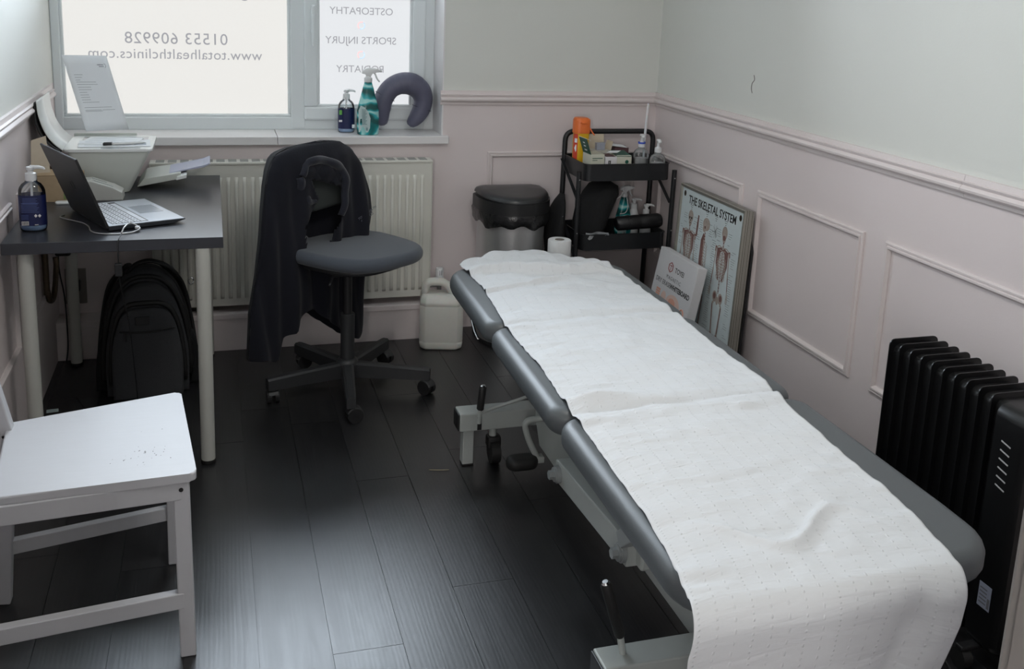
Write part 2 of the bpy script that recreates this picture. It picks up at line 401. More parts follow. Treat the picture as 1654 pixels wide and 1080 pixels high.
# hallway behind the doorway
bm = B(); box(bm, (-1.0, -1.9, -.06), (-.9, YF-.1, ZC)); box(bm, (1.1, -1.9, -.06), (1.2, YF-.1, ZC)); box(bm, (-1.0, -2.0, -.06), (1.2, -1.9, ZC)); box(bm, (-1.0, -1.9, ZC), (1.2, YF-.1, ZC+.1))
box(bm, (-1.0, -1.9, -.07), (1.2, YF-.1, -.061))
struct('wall_hallway', bm, M_WALL)
# door casing beside the camera
bm = B(); box(bm, (JX, YF-.12, 0), (JX+.035, YF+.004, 2.05)); box(bm, (-.46, YF-.12, 0), (-.425, YF+.004, 2.05)); box(bm, (-.46, YF-.12, 2.05), (JX+.035, YF+.004, 2.085))
struct('trim_1', bm, mat('greige_door_lining', (.16, .145, .135), .5, scale=10, var=.03))
bm = B(); box(bm, (JX+.005, YF, 0), (JX+.08, YF+.018, 2.12), .004); box(bm, (-.51, YF, 0), (-.43, YF+.018, 2.12), .004); box(bm, (-.51, YF, 2.06), (JX+.08, YF+.018, 2.12), .004)
# the casing on the room side stays behind the jamb edge
struct('trim_2', bm, mat('greige_door_lining', (.16, .145, .135), .5))

# dado rail: moulded profile (depth, z)
RP = [(0, RZ0), (.007, RZ0), (.009, RZ0+.006), (.0085, RZ0+.011), (.018, RZ0+.014), (.024, RZ0+.020), (.025, RZ0+.026), (.021, RZ0+.032), (.017, RZ0+.035), (.021, RZ0+.040), (.022, RZ0+.044), (.0125, RZ0+.046), (.011, RZ1), (0, RZ1)]
def rail(bm, a, b, inward, prof=RP, zoff=0):
    a = Vector(a); b = Vector(b); inward = Vector(inward)
    # a,b: base line on the wall at z=0; with 45-degree mitre at ends given as extra shifts
    va = []; vb = []
    for d, z in prof:
        va.append(bm.verts.new(a+inward*d+Vector((0, 0, z+zoff)))); vb.append(bm.verts.new(b+inward*d+Vector((0, 0, z+zoff))))
    n = len(prof)
    for k in range(n): bm.faces.new((va[k], va[(k+1) % n], vb[(k+1) % n], vb[k]))
    bm.faces.new(va); bm.faces.new(vb[::-1])
bm = B(); rail(bm, (.925, YB, 0), (XR, YB, 0), (0, -1, 0)); struct('trim_3', bm, M_PINK, smooth=True, ang=25)
bm = B(); rail(bm, (XR, 2.176, 0), (XR, YB, 0), (-1, 0, 0)); rail(bm, (XR, YF, 0), (XR, 2.1745, 0), (-1, 0, 0)); struct('trim_4', bm, M_PINK, smooth=True, ang=25)
bm = B(); rail(bm, (XL, YF, 0), (XL, 4.245, 0), (1, 0, 0)); struct('trim_5', bm, M_PINK, smooth=True, ang=25)
# panel mouldings
def moulding(bm, M, w, h, t=.026, d=.013):
    """rectangular picture-frame moulding; M maps local (x right, y up, z out of wall)"""
    prof = [(0, 0), (0, .006), (.004, .010), (.009, .0095), (.011, .007), (.014, d), (.019, d), (.0225, .008), (t, .004), (t, 0)]
    rings = []
    for o, z in prof:
        rings.append([bm.verts.new(M @ Vector(p)) for p in ((o, o, z), (w-o, o, z), (w-o, h-o, z), (o, h-o, z))])
    for i in range(len(prof)-1):
        for k in range(4): bm.faces.new((rings[i][k], rings[i][(k+1) % 4], rings[i+1][(k+1) % 4], rings[i+1][k]))
    for k in range(4): bm.faces.new((rings[-1][k], rings[-1][(k+1) % 4], rings[0][(k+1) % 4], rings[0][k]))
PZ0, PZ1 = .329, .808
k = 6
for (y0, y1) in ((3.336, 4.09), (2.578, 3.227), (1.815, 2.472), (1.05, 1.71)):
    bm = B(); moulding(bm, frame((XR, y1, PZ0), (0, -1, 0), (0, 0, 1)), y1-y0, PZ1-PZ0); struct('trim_%d' % k, bm, M_PINK, smooth=True, ang=20); k += 1
bm = B(); moulding(bm, frame((1.141, YB, PZ0), (1, 0, 0), (0, 0, 1)), .70, PZ1-PZ0-.008); struct('trim_%d' % k, bm, M_PINK, smooth=True, ang=20); k += 1
for (y0, y1, z1) in ((3.44, 4.15, .80), (2.62, 3.32, .80), (1.8, 2.5, .80)):
    bm = B(); moulding(bm, frame((XL, y0, PZ0-.01), (0, 1, 0), (0, 0, 1)), y1-y0, z1-PZ0+.01); struct('trim_%d' % k, bm, M_PINK, smooth=True, ang=20); k += 1
# boxed-in pipes along the back wall under the window
bm = B(); box(bm, (XL, 4.068, 0), (.955, YB, .134), .001); box(bm, (XL, 4.062, .134), (.955, YB, .158), .003)
struct('baseboard_back', bm, M_PINK)
# sill: two boards with a joint, front edge and end upstand
bm = B(); box(bm, (XL, 4.152, .838), (.248, YB+WD, .872), .003); prism(bm, [(.2495, 4.152), (.962, 4.152), (.962, YB-.001), (.9405, YB-.001), (.9405, YB+WD), (.2495, YB+WD)], .838, .872, bev=.003)
struct('trim_20', bm, M_WHITE)
# reveal lining on the right of the window, in gloss white
bm = B(); box(bm, (.934, YB-.001, .872), (.9405, YB+WD, WZ1)); struct('trim_21', bm, M_WHITE)
# ---------------------------------------------------------------- window
wn = B()
FY0, FY1 = 4.362, 4.43      # frame front / back
FB = .874
def bar(x0, z0, x1, z1, y0=FY0, y1=FY1, bev=.004, b_=None): box(b_ if b_ is not None else wn, (x0, y0, z0), (x1, y1, z1), bev, 2)
bar(XL, FB-.003, .935, FB+.05); bar(XL, WZ1-.05, .935, WZ1+.01); bar(XL, FB, XL+.032, WZ1, FY0-.0012, FY1+.001); bar(.89, FB, .9355, WZ1, FY0-.0012, FY1+.001)
bar(.318, FB+.002, .378, WZ1-.001, FY0-.002, FY1+.002)
bar(XL, 1.448, .318, 1.505); bar(.378, 1.448, .89, 1.505)
win = struct('window_1', wn, M_PVC)
# glazing beads of the fixed light
def ring_frame(x0, z0, x1, z1, w, y0, y1, bev=.004):
    b = B()
    for q in ((x0, z0, x1, z0+w), (x0, z1-w, x1, z1), (x0, z0+w*.98, x0+w, z1-w*.98), (x1-w, z0+w*.98, x1, z1-w*.98)): bar(q[0], q[1], q[2], q[3], y0, y1, bev, b)
    return b
part('glazing_bead', ring_frame(XL+.03, FB+.048, .320, 1.452, .014, FY0+.012, FY0+.04, .005), M_PVC, win)
# opening sash on the right
part('sash', ring_frame(.372, FB+.04, .893, 1.492, .058, FY0-.016, FY0+.03, .008), M_PVC, win)
part('glazing_bead', ring_frame(.426, FB+.094, .838, 1.445, .013, FY0-.006, FY0+.028, .004), M_PVC, win)
bm = B(); bar(.40, 1.28, .418, 1.40, FY0-.034, FY0-.014, .006, bm); box(bm, (.402, FY0-.05, 1.225), (.416, FY0-.032, 1.36), .006)
part('handle', bm, M_PVC, win)
bm = B(); box(bm, (XL+.04, FY0+.03, FB+.055), (.312, FY0+.036, 1.447)); part('frosted_pane', bm, M_FROST1, win)
bm = B(); box(bm, (.425, FY0+.012, FB+.09), (.840, FY0+.018, 1.445)); part('frosted_pane', bm, M_FROST2, win)
bm = B(); box(bm, (XL+.03, FY0+.03, 1.50), (.32, FY0+.034, WZ1-.045)); part('clear_pane', bm, M_WINGLASS, win)  # upper panes are out of view, made clear so more sky light enters
bm = B(); box(bm, (.376, FY0+.03, 1.50), (.892, FY0+.034, WZ1-.045)); part('clear_pane', bm, M_WINGLASS, win)
def wtext(s, x, z, size, y, sx=1, sp=1.0, bold=.0):
    text('lettering', s, size, M_VTEXT, win, frame((x, y, z), (1, 0, 0), (0, 0, 1)), .0002, True, bold=bold, sx=sx, spacing=sp)
YT1, YT2 = FY0+.0285, FY0+.0108
wtext('01553 609928', -.135, 1.241, .066, YT1, 1.0, 1.06)
wtext('www.totalhealthclinics.com', -.137, 1.178, .058, YT1, 1.0, 1.05)
wtext('OSTEOPATHY', .617, 1.377, .043, YT2, 1, 1.0)
wtext('SPORTS INJURY', .616, 1.253, .044, YT2, 1, 1.0)
wtext('PODIATRY', .613, 1.131, .043, YT2, 1, 1.0)
for z in (1.318, 1.193):
    for nm, mm, a0, a1 in (('ring_mark', M_VBLUE, -120, 60), ('ring_mark', M_VPINK, 60, 240)):
        bm = B(); R = .0145
        pts = [(.616+R*math.cos(rad(a0+(a1-a0)*t/12)), YT2-.0004, z+R*math.sin(rad(a0+(a1-a0)*t/12))) for t in range(13)]
        tube(bm, pts, .0028, 6); part(nm, bm, mm, win)
bm = B(); tube(bm, [(.135+.02*math.cos(rad(a)), YT1-.0004, 1.428+.02*math.sin(rad(a))) for a in range(150, 391, 12)], .004, 6); part('ring_mark', bm, M_VTEXT, win)

# ---------------------------------------------------------------- massage couch
couch = thing('massage_couch', 'grey vinyl three-section massage couch on cream steel frame', 'massage couch', (1.04, 2.28, 0))
def xc(y): return 1.04 - .012*(2.3-y)
def pad_outline(y0, y1, rL0, rL1, bow0=0, bow1=0):
    """section from y0 (foot side) to y1 (head side)"""
    hw = .315; out = []
    def arc(cx, cy, r, a0, a1, n=7):
        for k in range(n+1):
            a = rad(a0+(a1-a0)*k/n); out.append((cx+r*math.cos(a), cy+r*math.sin(a)))
    c0, c1 = xc(y0), xc(y1)
    arc(c0+hw-rL0, y0+rL0, rL0, -90, 0); 
    for t in (.25, .5, .75): out.append((c0+(c1-c0)*t+hw+.002*math.sin(PI*t), y0+(y1-y0)*t))
    arc(c1+hw-rL1, y1-rL1, rL1, 0, 90)
    for t in (.15, .3, .45, .6, .75, .9)[::1]: out.append((c1+(hw-rL1)*(1-2*t), y1+bow1*math.sin(PI*t)))
    arc(c1-hw+rL1, y1-rL1, rL1, 90, 180)
    for t in (.25, .5, .75): out.append((c1+(c0-c1)*t-hw-.000*math.sin(PI*t), y1+(y0-y1)*t))
    arc(c0-hw+rL0, y0+rL0, rL0, 180, 270)
    for t in (.2, .4, .6, .8): out.append((c0-(hw-rL0)*(1-2*t), y0-bow0*math.sin(PI*t)))
    return out
for (y0, y1, a, b_, w0, w1) in ((1.275, 1.985, .11, .055, 0, 0), (1.992, 2.600, .055, .055, 0, 0), (2.607, 3.225, .055, .13, 0, .10)):
    bm = B(); cushion(bm, pad_outline(y0, y1, a, b_, w0, w1), .500, .568, .028, 6, crown=.004)
    part('pad', bm, M_VINYL, couch, smooth=True)
    bm = B(); box(bm, (xc(y0)-.26, y0+.06, .482), (xc(y0)+.26, y1-.06, .5005), .002); part('pad_board', bm, M_BLACK, couch)
# base frame
for y in (1.655, 2.895):
    bm = B(); box(bm, (.722, y-.035, .125), (1.36, y+.035, .185), .004); part('cross_beam', bm, M_CREAM, couch)
    for x in (.722, 1.36):
        bm = B(); box(bm, (x-.006 if x < 1 else x, y-.032, .127), (x if x < 1 else x+.006, y+.032, .183), .003); part('end_cap', bm, M_BLACK, couch)
    for x in (.755, 1.327):
        bm = B(); box(bm, (x-.018, y-.018, .004), (x+.018, y+.018, .126), .003); lg = part('leg', bm, M_CREAM, couch)
        bm = B(); box(bm, (x-.019, y-.019, 0), (x+.019, y+.019, .006), .002); part('foot', bm, M_RUBBER, lg)
    for x in (.84, 1.25):
        bm = B(); cyl(bm, (x, y, .085), (x, y, .126), .012, 14); cs = part('caster_stem', bm, M_CREAM, couch, smooth=True, ang=40)
        bm = B(); tube(bm, [(x-.012+.001*0, y-.012, .038), (x+.018, y-.012, .038)], .037, 24); box(bm, (x-.02, y-.02, .05), (x+.026, y+.02, .09), .008)
        part('wheel', bm, M_RUBBER, cs, smooth=True, ang=35)
bm = B(); box(bm, (.985, 1.655, .120), (1.065, 2.895, .180), .004); part('base_beam', bm, M_CREAM, couch)
# brake levers with grips
for y, p0, p1, p2 in ((2.862, (.784, 2.862, .150), (.786, 2.862, .195), (.795, 2.868, .272)), (1.66, (.783, 1.66, .150), (.768, 1.66, .225), (.728, 1.66, .352))):
    bm = B(); tube(bm, [p0, p1], .0075, 12); lv = part('brake_lever', bm, M_CREAM, couch, smooth=True, ang=40)
    bm = B(); tube(bm, [p1, tuple(Vector(p1).lerp(Vector(p2), .04)), tuple(Vector(p1).lerp(Vector(p2), .96)), p2], [.0085, .0115, .0115, .0095], 14); g_ = part('grip', bm, M_RUBBER, lv, smooth=True, ang=50)
    d = (Vector(p2)-Vector(p1)).normalized(); bm = B(); tube(bm, [p2, tuple(Vector(p2)+d*.004)], [.0092, .006], 14); part('grip_cap', bm, M_CHROME, lv, smooth=True, ang=50)
bm = B(); box(bm, (.778, 2.8595-.001, .128), (.792, 2.8605, .172), .0003); part('lever_slot', bm, M_BLACK, couch)
bm = B(); tube(bm, [(.79, 2.861, .188), (.90, 2.85, .222), (1.02, 2.84, .26)], .0055, 10); part('linkage_rod', bm, M_CREAM, couch, smooth=True)
# pedal crank
bm = B(); tube(bm, rounded([(1.02, 2.72, .218), (.885, 2.72, .213), (.905, 2.72, .145), (.935, 2.72, .088)], .03, 6), .0095, 12); box(bm, (.925, 2.705, .072), (.955, 2.735, .092), .003)
cr_ = part('pedal_crank', bm, M_CREAM, couch, smooth=True, ang=40)
bm = B(); cushion(bm, rrect(.10, .062, .028, 5), .058, .098, .016, 4, M=Matrix.Translation((.885, 2.715, 0))); part('pedal', bm, M_RUBBER, cr_, smooth=True)
# lifting mechanism: pivot housing, arms, bolts
bm = B(); prism(bm, [(2.80, .185), (2.80, .30), (2.66, .385), (2.40, .345), (2.20, .300), (2.10, .255), (2.05, .20), (2.05, .125), (2.25, .11), (2.75, .11)], .0, .075, M=frame((.950, 0, 0), (0, 1, 0), (0, 0, 1)), bev=.004); part('pivot_housing', bm, M_CREAM, couch)
for x, y0, z0, y1, z1 in ((.898, 2.335, .232, 1.891, .264), (1.182, 2.335, .232, 1.891, .264)):
    bm = B(); obox(bm, (x, y0+.03, z0-.002), (x, y1-.015, z1+.001), .060, .062, .004); ar = part('lift_arm', bm, M_CREAM, couch)
    for y, z in ((y0, z0), (y1, z1)):
        sx = -1 if x < 1 else 1
        bm = B(); cyl(bm, (x+sx*.030, y, z), (x+sx*.040, y, z), .024, 24); cyl(bm, (x+sx*.040, y, z), (x+sx*.046, y, z), .020, 20); part('washer', bm, M_GREYP, ar, smooth=True, ang=40)
        bm = B(); cyl(bm, (x+sx*.046, y, z), (x+sx*.060, y, z), .0125, 6); part('bolt', bm, M_GREYP, ar)
    bm = B(); box(bm, (x-.005, y1-.045, z1-.028), (x+.055, y1+.02, z1+.03), .006); part('arm_bracket', bm, M_CREAM, couch)
for y_, z_ in ((1.891, .264), (2.335, .232)):
    bm = B(); cyl(bm, (.925, y_, z_), (1.155, y_, z_), .018, 18); part('pivot_shaft', bm, M_GREYP, couch, smooth=True, ang=40)
bm = B(); tube(bm, rounded([(.906, 1.955, .300), (.925, 1.865, .312), (.985, 1.83, .312)], .03, 5), .008, 12); part('adjuster_rod', bm, M_CHROME, couch, smooth=True, ang=50)
bm = B(); cyl(bm, (.9045, 1.963, .299), (.908, 1.945, .3015), .0105, 14); part('rod_cap', bm, M_RUBBER, couch, smooth=True, ang=40)
# upper frame below the pads
bm = B()
for x in (.87, 1.21):
    box(bm, (x-.02, 1.40, .442), (x+.02, 3.10, .482), .003)
for y in (1.45, 1.99, 2.60, 3.05): box(bm, (.87, y-.02, .444), (1.21, y+.02, .480), .003)
part('upper_frame', bm, M_GREYP, couch)
for x in (.87, 1.21):
    bm = B(); obox(bm, (x, 1.90, .29), (x, 1.72, .445), .03, .04, .003); part('support_strut', bm, M_GREYP, couch)
    bm = B(); obox(bm, (x+(.06 if x < 1 else -.06), 2.34, .25), (x+(.06 if x < 1 else -.06), 2.55, .445), .03, .04, .003); part('support_strut', bm, M_GREYP, couch)
bm = B(); cyl(bm, (1.04, 2.62, .20), (1.04, 2.25, .33), .026, 18); cyl(bm, (1.04, 2.25, .33), (1.04, 2.02, .42), .014, 14); part('gas_strut', bm, M_BLACK, couch, smooth=True, ang=40)
bm = B(); tube(bm, rounded([(.80, 2.935, .470), (.762, 2.93, .492), (.762, 2.86, .452), (.766, 2.835, .441)], .012, 4), .0045, 10); part('head_release_lever', bm, M_CHROME, couch, smooth=True)
bm = B(); box(bm, (.79, 2.70, .452), (1.29, 2.96, .4815), .006); part('head_hinge_plate', bm, M_BLACK, couch)

# paper couch roll: a sheet laid over the pads and hanging down at the foot
def paper_mat():
    m = mat('couch_roll_paper', (.62, .63, .645), .8, scale=260, var=.012)
    nt = m.node_tree; b = nt.nodes['Principled BSDF']
    uv = N(nt, 'ShaderNodeUVMap'); sp = N(nt, 'ShaderNodeSeparateXYZ'); nt.links.new(uv.outputs[0], sp.inputs[0])
    def M2(op, a, bb=None, c=None):
        n = N(nt, 'ShaderNodeMath', operation=op)
        for i, q in enumerate((a, bb, c)):
            if q is None: continue
            if isinstance(q, (int, float)): n.inputs[i].default_value = q
            else: nt.links.new(q, n.inputs[i])
        return n.outputs[0]
    wob = N(nt, 'ShaderNodeTexNoise'); wob.inputs['Scale'].default_value = 3; nt.links.new(uv.outputs[0], wob.inputs[0])
    u = M2('ADD', sp.outputs[0], M2('MULTIPLY', wob.outputs[0], .012))
    f = M2('FRACT', M2('DIVIDE', u, .031)); row = M2('FLOOR', M2('DIVIDE', u, .031))
    line = M2('MAXIMUM', 0, M2('SUBTRACT', 1.0, M2('DIVIDE', M2('ABSOLUTE', M2('SUBTRACT', f, .5)), .085)))
    vv = M2('ADD', sp.outputs[1], M2('MULTIPLY', row, .0071))
    per = M2('ADD', .0085, M2('MULTIPLY', M2('FRACT', M2('MULTIPLY', row, .377)), .013))
    dash = M2('MAXIMUM', 0, M2('SINE', M2('MULTIPLY', M2('DIVIDE', vv, per), 6.283)))
    dots = M2('MULTIPLY', line, dash)
    fine = N(nt, 'ShaderNodeTexNoise'); fine.inputs['Scale'].default_value = 45; fine.inputs['Detail'].default_value = 5; nt.links.new(uv.outputs[0], fine.inputs[0])
    mpn = N(nt, 'ShaderNodeMapping'); mpn.inputs['Scale'].default_value = (4, 26, 1); nt.links.new(uv.outputs[0], mpn.inputs[0])
    cre = N(nt, 'ShaderNodeTexNoise'); cre.inputs['Scale'].default_value = 1.0; cre.inputs['Detail'].default_value = 4; cre.inputs['Distortion'].default_value = .8; nt.links.new(mpn.outputs[0], cre.inputs[0])
    h = M2('ADD', M2('MULTIPLY', dots, .19), M2('ADD', M2('MULTIPLY', fine.outputs[0], .12), M2('MULTIPLY', cre.outputs[0], .75)))
    bp = N(nt, 'ShaderNodeBump'); bp.inputs['Strength'].default_value = 1.0; bp.inputs['Distance'].default_value = .0052
    nt.links.new(h, bp.inputs['Height']); nt.links.new(bp.outputs[0], b.inputs['Normal'])
    return m
M_SHEET = paper_mat()
def interp(tab, t):
    if t <= tab[0][0]: return tab[0][1]
    for (a, va), (b_, vb) in zip(tab[:-1], tab[1:]):
        if t <= b_: return va+(vb-va)*(t-a)/(b_-a)
    return tab[-1][1]
SL = [(1.27, .700), (1.40, .727), (1.55, .742), (1.72, .749), (1.87, .757), (2.0, .759), (2.25, .777), (2.55, .772), (2.8, .794), (2.97, .805), (3.2, .790), (3.34, .80)]
SR = [(1.27, 1.204), (1.36, 1.226), (1.475, 1.245), (1.67, 1.254), (1.90, 1.274), (2.09, 1.300), (2.31, 1.296), (2.56, 1.309), (2.98, 1.309), (3.15, 1.283), (3.34, 1.272)]
def gz(x, c, w): return math.exp(-((x-c)/w)**2)
def sheet_pt(u, s):
    """u 0..1 across; s: arc length from head end"""
    y = 3.335 - s; yf = 1.272
    if y > yf:
        xl, xr = interp(SL, y), interp(SR, y); x = xl+(xr-xl)*u
        z = .5760-.0048*max(0, 1-2*u)**8
        z += .007*max(0, 1-abs(u-.5)*2.2)*gz(y, 3.0, .5)
        # troughs at the gaps between pads, with soft ridges beside them
        for yc_, amp in ((2.604, .010), (1.990, .012)):
            yy = yc_ + .03*(u-.5)+.012*noise.noise(Vector((u*4, yc_, 0)))
            z += -amp*.45*gz(y, yy, .012)+amp*.8*gz(y, yy+.045, .028)*(.6+.8*noise.noise(Vector((u*3, 7*yc_, 1))))+amp*.45*gz(y, yy-.04, .03)
        # crumpled head end
        hd = max(0, min(1, (y-2.78)/.30))
        z += hd*(.010*abs(noise.noise(Vector((x*9, y*11, 3))))*2 + .036*gz(y, 3.05-.10*(u-.5)+.02*math.sin(u*9), .017)*(.4+u*(1-u)*2.6) + .028*gz(y, 2.90+.12*u, .013)*(1-u) + .016*gz(y, 3.15-.05*u, .02)*u)
        if y > 3.2:
            edge = (y-3.2)/.135; z += .006*math.sin(PI*min(1, max(0, u)))*edge
        z += .0055*noise.noise(Vector((x*7, y*16, 0)))+.0026*noise.noise(Vector((x*22, y*34, 5)))+.006*max(0, .5-u)*noise.noise(Vector((x*5, y*45, 8)))
        if min(abs(y-2.604), abs(y-1.990)) > .02: z = max(z, .5750-.0048*max(0, 1-2*u)**8)
        # creases near the foot
        z += .016*gz(y, 1.42+.05*math.sin(u*11), .016)*max(0, math.sin(PI*(u*1.25-.12)))*(1 if u < .92 else 0)*.8
        z += .007*gz(y, 1.335, .022)*gz(u, .10, .12)
        # fold beside the gap at the left edge
        z += .012*gz(y, 2.035, .016)*gz(u, .12, .13)
        z += .006*gz(y, 1.93, .012)*gz(u, .78, .06)
        return Vector((x, y, z))
    d = yf-y; R = .052; q = R*PI/2
    xl0, xr0 = interp(SL, yf), interp(SR, yf)
    if d < q:
        a = d/R; yy = yf-R*math.sin(a); z = .5765-R*(1-math.cos(a)); hang = 0
    else:
        hang = d-q; yy = yf-R; z = .5765-R-hang
    t = d
    xl = xl0-.022*min(1, t/.10)+ .006*t; xr = xr0-.070*min(1, max(0, t-.02)/.35)*1.0 - .018*max(0, math.sin((t-.12)*9))*(1 if t > .12 else 0)
    x = xl+(xr-xl)*u
    k = min(1, t/.12)
    yy += k*(.010*noise.noise(Vector((x*5, t*3, 9)))-.006*math.sin(u*5.5+.4)) - .014*k*gz(u, .93, .10)*math.sin(min(1, t/.3)*PI) + .012*k*gz(u, .86-.25*t, .07)
    z += .003*noise.noise(Vector((x*9, t*9, 4)))*k
    return Vector((x, yy-.004, z))
bm = B(); NU, NS, LS = 110, 520, 2.62; uvl = bm.loops.layers.uv.new('UVMap'); grid = []
for j in range(NS+1):
    s_ = LS*j/NS; row = []
    for i in range(NU+1):
        u = i/NU
        # the cut ends and side edges are slightly ragged; the head end bows outward
        s0 = 3.335-(3.20+.135*max(0, math.sin(PI*u))**.7-.04*u+.004*noise.noise(Vector((u*9, 0, 0))))
        s2 = s0+(LS-s0)*j/NS
        row.append(bm.verts.new(sheet_pt(u, s2)))
    grid.append(row)
for j in range(NS):
    for i in range(NU):
        f = bm.faces.new((grid[j][i], grid[j][i+1], grid[j+1][i+1], grid[j+1][i])); f.smooth = True
        # torn hole in the hanging end
        for lp, (a, b_) in zip(f.loops, ((i, j), (i+1, j), (i+1, j+1), (i, j+1))): lp[uvl].uv = (a/NU*.5, b_/NS*LS)
dele = []
for f in bm.faces:
    c = f.calc_center_median()
    if c.z < .50 and ((c.x-.808)**2+((c.z-.403)*.45)**2 < .0062**2 or (c.x-.815)**2+(c.z-.392)**2 < .005**2): dele.append(f)
bmesh.ops.delete(bm, geom=dele, context='FACES')
sh = part('couch_roll_sheet', bm, M_SHEET, smooth=True, recalc=False)
tag(sh, 'long white perforated paper sheet over the massage couch, hanging at its foot', 'paper sheet')
md = sh.modifiers.new('thickness', 'SOLIDIFY'); md.thickness = .0007; md.offset = 1

# ---------------------------------------------------------------- desk
desk = thing('desk', 'black-brown rectangular desk with round white metal legs below the window', 'desk', (-.285, 3.56, 0))
bm = B(); box(bm, (-.588, 3.062, .701), (.020, 4.060, .735), .0012); part('tabletop', bm, M_DESK, desk)
for x, y in ((-.533, 3.11), (-.040, 3.075), (-.530, 4.012), (-.040, 4.010)):
    bm = B(); cyl(bm, (x, y, .012), (x, y, .701), .0215, 28); lg = part('leg', bm, M_LEG, desk, smooth=True, ang=50)
    bm = B(); lathe(bm, [(.021, 0), (.0225, .004), (.0225, .013)], (x, y, 0), 24); part('foot', bm, M_RUBBER, lg, smooth=True, ang=50)
# ---------------------------------------------------------------- laptop
DZ = .735
lap = thing('laptop', 'open dark grey laptop seen from behind its lid on the desk', 'laptop', (-.309, 3.165, DZ), rad(24))
LM = WM[lap]
# local x: hinge to front, y: along hinge, z up
bm = B(); prism(bm, [(0, .004), (0, .0175), (.238, .0155), (.238, .0125), (.20, .003)], 0, .34, M=LM@frame((0, .34, 0), (1, 0, 0), (0, 0, 1)), bev=.0012)
part('base', bm, M_LID, lap)
bm = B(); box(bm, (.004, .003, 0), (.235, .337, .0012), .0004, M=LM@Matrix.Translation((0, 0, .0172))@Matrix.Rotation(rad(.5), 4, 'Y')); part('deck', bm, M_LAPSIL, lap)
def deckM(z): return LM@Matrix.Translation((0, 0, z))@Matrix.Rotation(rad(.5), 4, 'Y')
bm = B(); box(bm, (.018, .018, 0), (.128, .322, .0004), M=deckM(.0184)); part('keyboard_bed', bm, M_BLACK, lap)
bm = B(); rows = [(.019, .010, 16), (.032, .0150, 15), (.0505, .0150, 15), (.069, .0150, 14), (.0875, .0150, 13)]
for x, h, n in rows:
    w = (.302)/n
    for i in range(n): box(bm, (x, .0195+i*w, 0), (x+h, .0195+(i+1)*w-.0036, .0013), .0004, 1, M=deckM(.0187))
y = .0195
for w in (.02, .018, .02, .10, .02, .018, .03, .018, .018, .018):
    box(bm, (.106, y, 0), (.1225, y+w-.0022, .0013), .0004, 1, M=deckM(.0187)); y += w
kk = part('keys', bm, M_KEY, lap)
bm = B()
for x, h, n in rows:
    w = .302/n
    for i in range(n): box(bm, (x+h*.35, .0195+i*w+w*.25, 0), (x+h*.62, .0195+i*w+w*.5, .0002), M=deckM(.01999))
part('key_legends', bm, M_BLACKINK, kk)
bm = B(); box(bm, (.142, .125, 0), (.218, .235, .0005), .0002, M=deckM(.0184)); part('touchpad', bm, mat('touchpad_silver', (.42, .45, .50), .22, .4), lap)
TL = 21
LMl = LM@Matrix.Translation((.001, 0, .013))@Matrix.Rotation(rad(-TL), 4, 'Y')
bm = B(); box(bm, (-.0055, 0, 0), (.0005, .34, .232), .002, M=LMl); lid = part('lid', bm, M_LID, lap)
bm = B(); box(bm, (.0006, .006, .018), (.0012, .334, .226), M=LMl); part('screen', bm, M_SCREEN, lid)
bm = B(); box(bm, (-.0060, -.0002, .002), (.0014, .0012, .2318), .0003, M=LMl); part('lid_edge', bm, M_BLACK, lid)
bm = B()
for a in (0, .008): box(bm, (-.0061, .158+a, .108), (-.0056, .1595+a, .128), M=LMl)
box(bm, (-.0061, .1595, .118), (-.0056, .166, .1195), M=LMl); box(bm, (-.0061, .168, .108), (-.0056, .1725, .1095), M=LMl)
tube(bm, [LMl@Vector((-.0058, .1645+.016*math.cos(a*PI/12), .118+.016*math.sin(a*PI/12))) for a in range(25)], .0006, 5)
part('emblem', bm, mat('emblem_grey', (.10, .105, .11), .3, .6), lid)
bm = B(); box(bm, (.002, .02, .001), (.02, .32, .005), .001, M=LM); box(bm, (.18, .02, 0), (.19, .32, .004), .001, M=LM); part('rubber_feet', bm, M_RUBBER, lap)
# charging cable
bm = B(); z = DZ+.003
tube(bm, smoothpath([(-.462, 3.40, z), (-.470, 3.372, z), (-.44, 3.335, z), (-.395, 3.285, z), (-.372, 3.235, z), (-.36, 3.175, z), (-.335, 3.142, z), (-.29, 3.130, z), (-.245, 3.142, z), (-.222, 3.165, z+.005), (-.232, 3.182, z+.012), (-.25, 3.172, z+.022), (-.262, 3.13, z+.020), (-.268, 3.10, z+.010)], 7), .0022, 8)
cb = part('charging_cable', bm, mat('silver_cable', (.42, .42, .42), .3, .5), smooth=True)
tag(cb, 'thin silver cable lying round the back of the laptop', 'cable')
bm = B(); box(bm, (-.236, 3.166, .0), (-.222, 3.183, .008), .002, M=Matrix.Translation((0, 0, DZ+.006))); part('plug', bm, M_SILVER, cb)
bm = B(); tube(bm, smoothpath([(-.268, 3.10, DZ+.010), (-.272, 3.075, DZ+.0065), (-.275, 3.0545, DZ-.004), (-.276, 3.0535, .70), (-.277, 3.054, .66), (-.277, 3.056, .63), (-.272, 3.08, .57), (-.262, 3.14, .45), (-.262, 3.30, .20), (-.27, 3.42, .06), (-.30, 3.46, .004), (-.42, 3.50, .004), (-.50, 3.70, .004)], 7), .0018, 8)
cb = part('hanging_cable', bm, M_BLACK, smooth=True); tag(cb, 'black cable with inline connector hanging over the front desk edge', 'cable')
bm = B(); box(bm, (-.287, 3.046, .628), (-.267, 3.062, .668), .003); part('connector', bm, M_BLACK, cb)

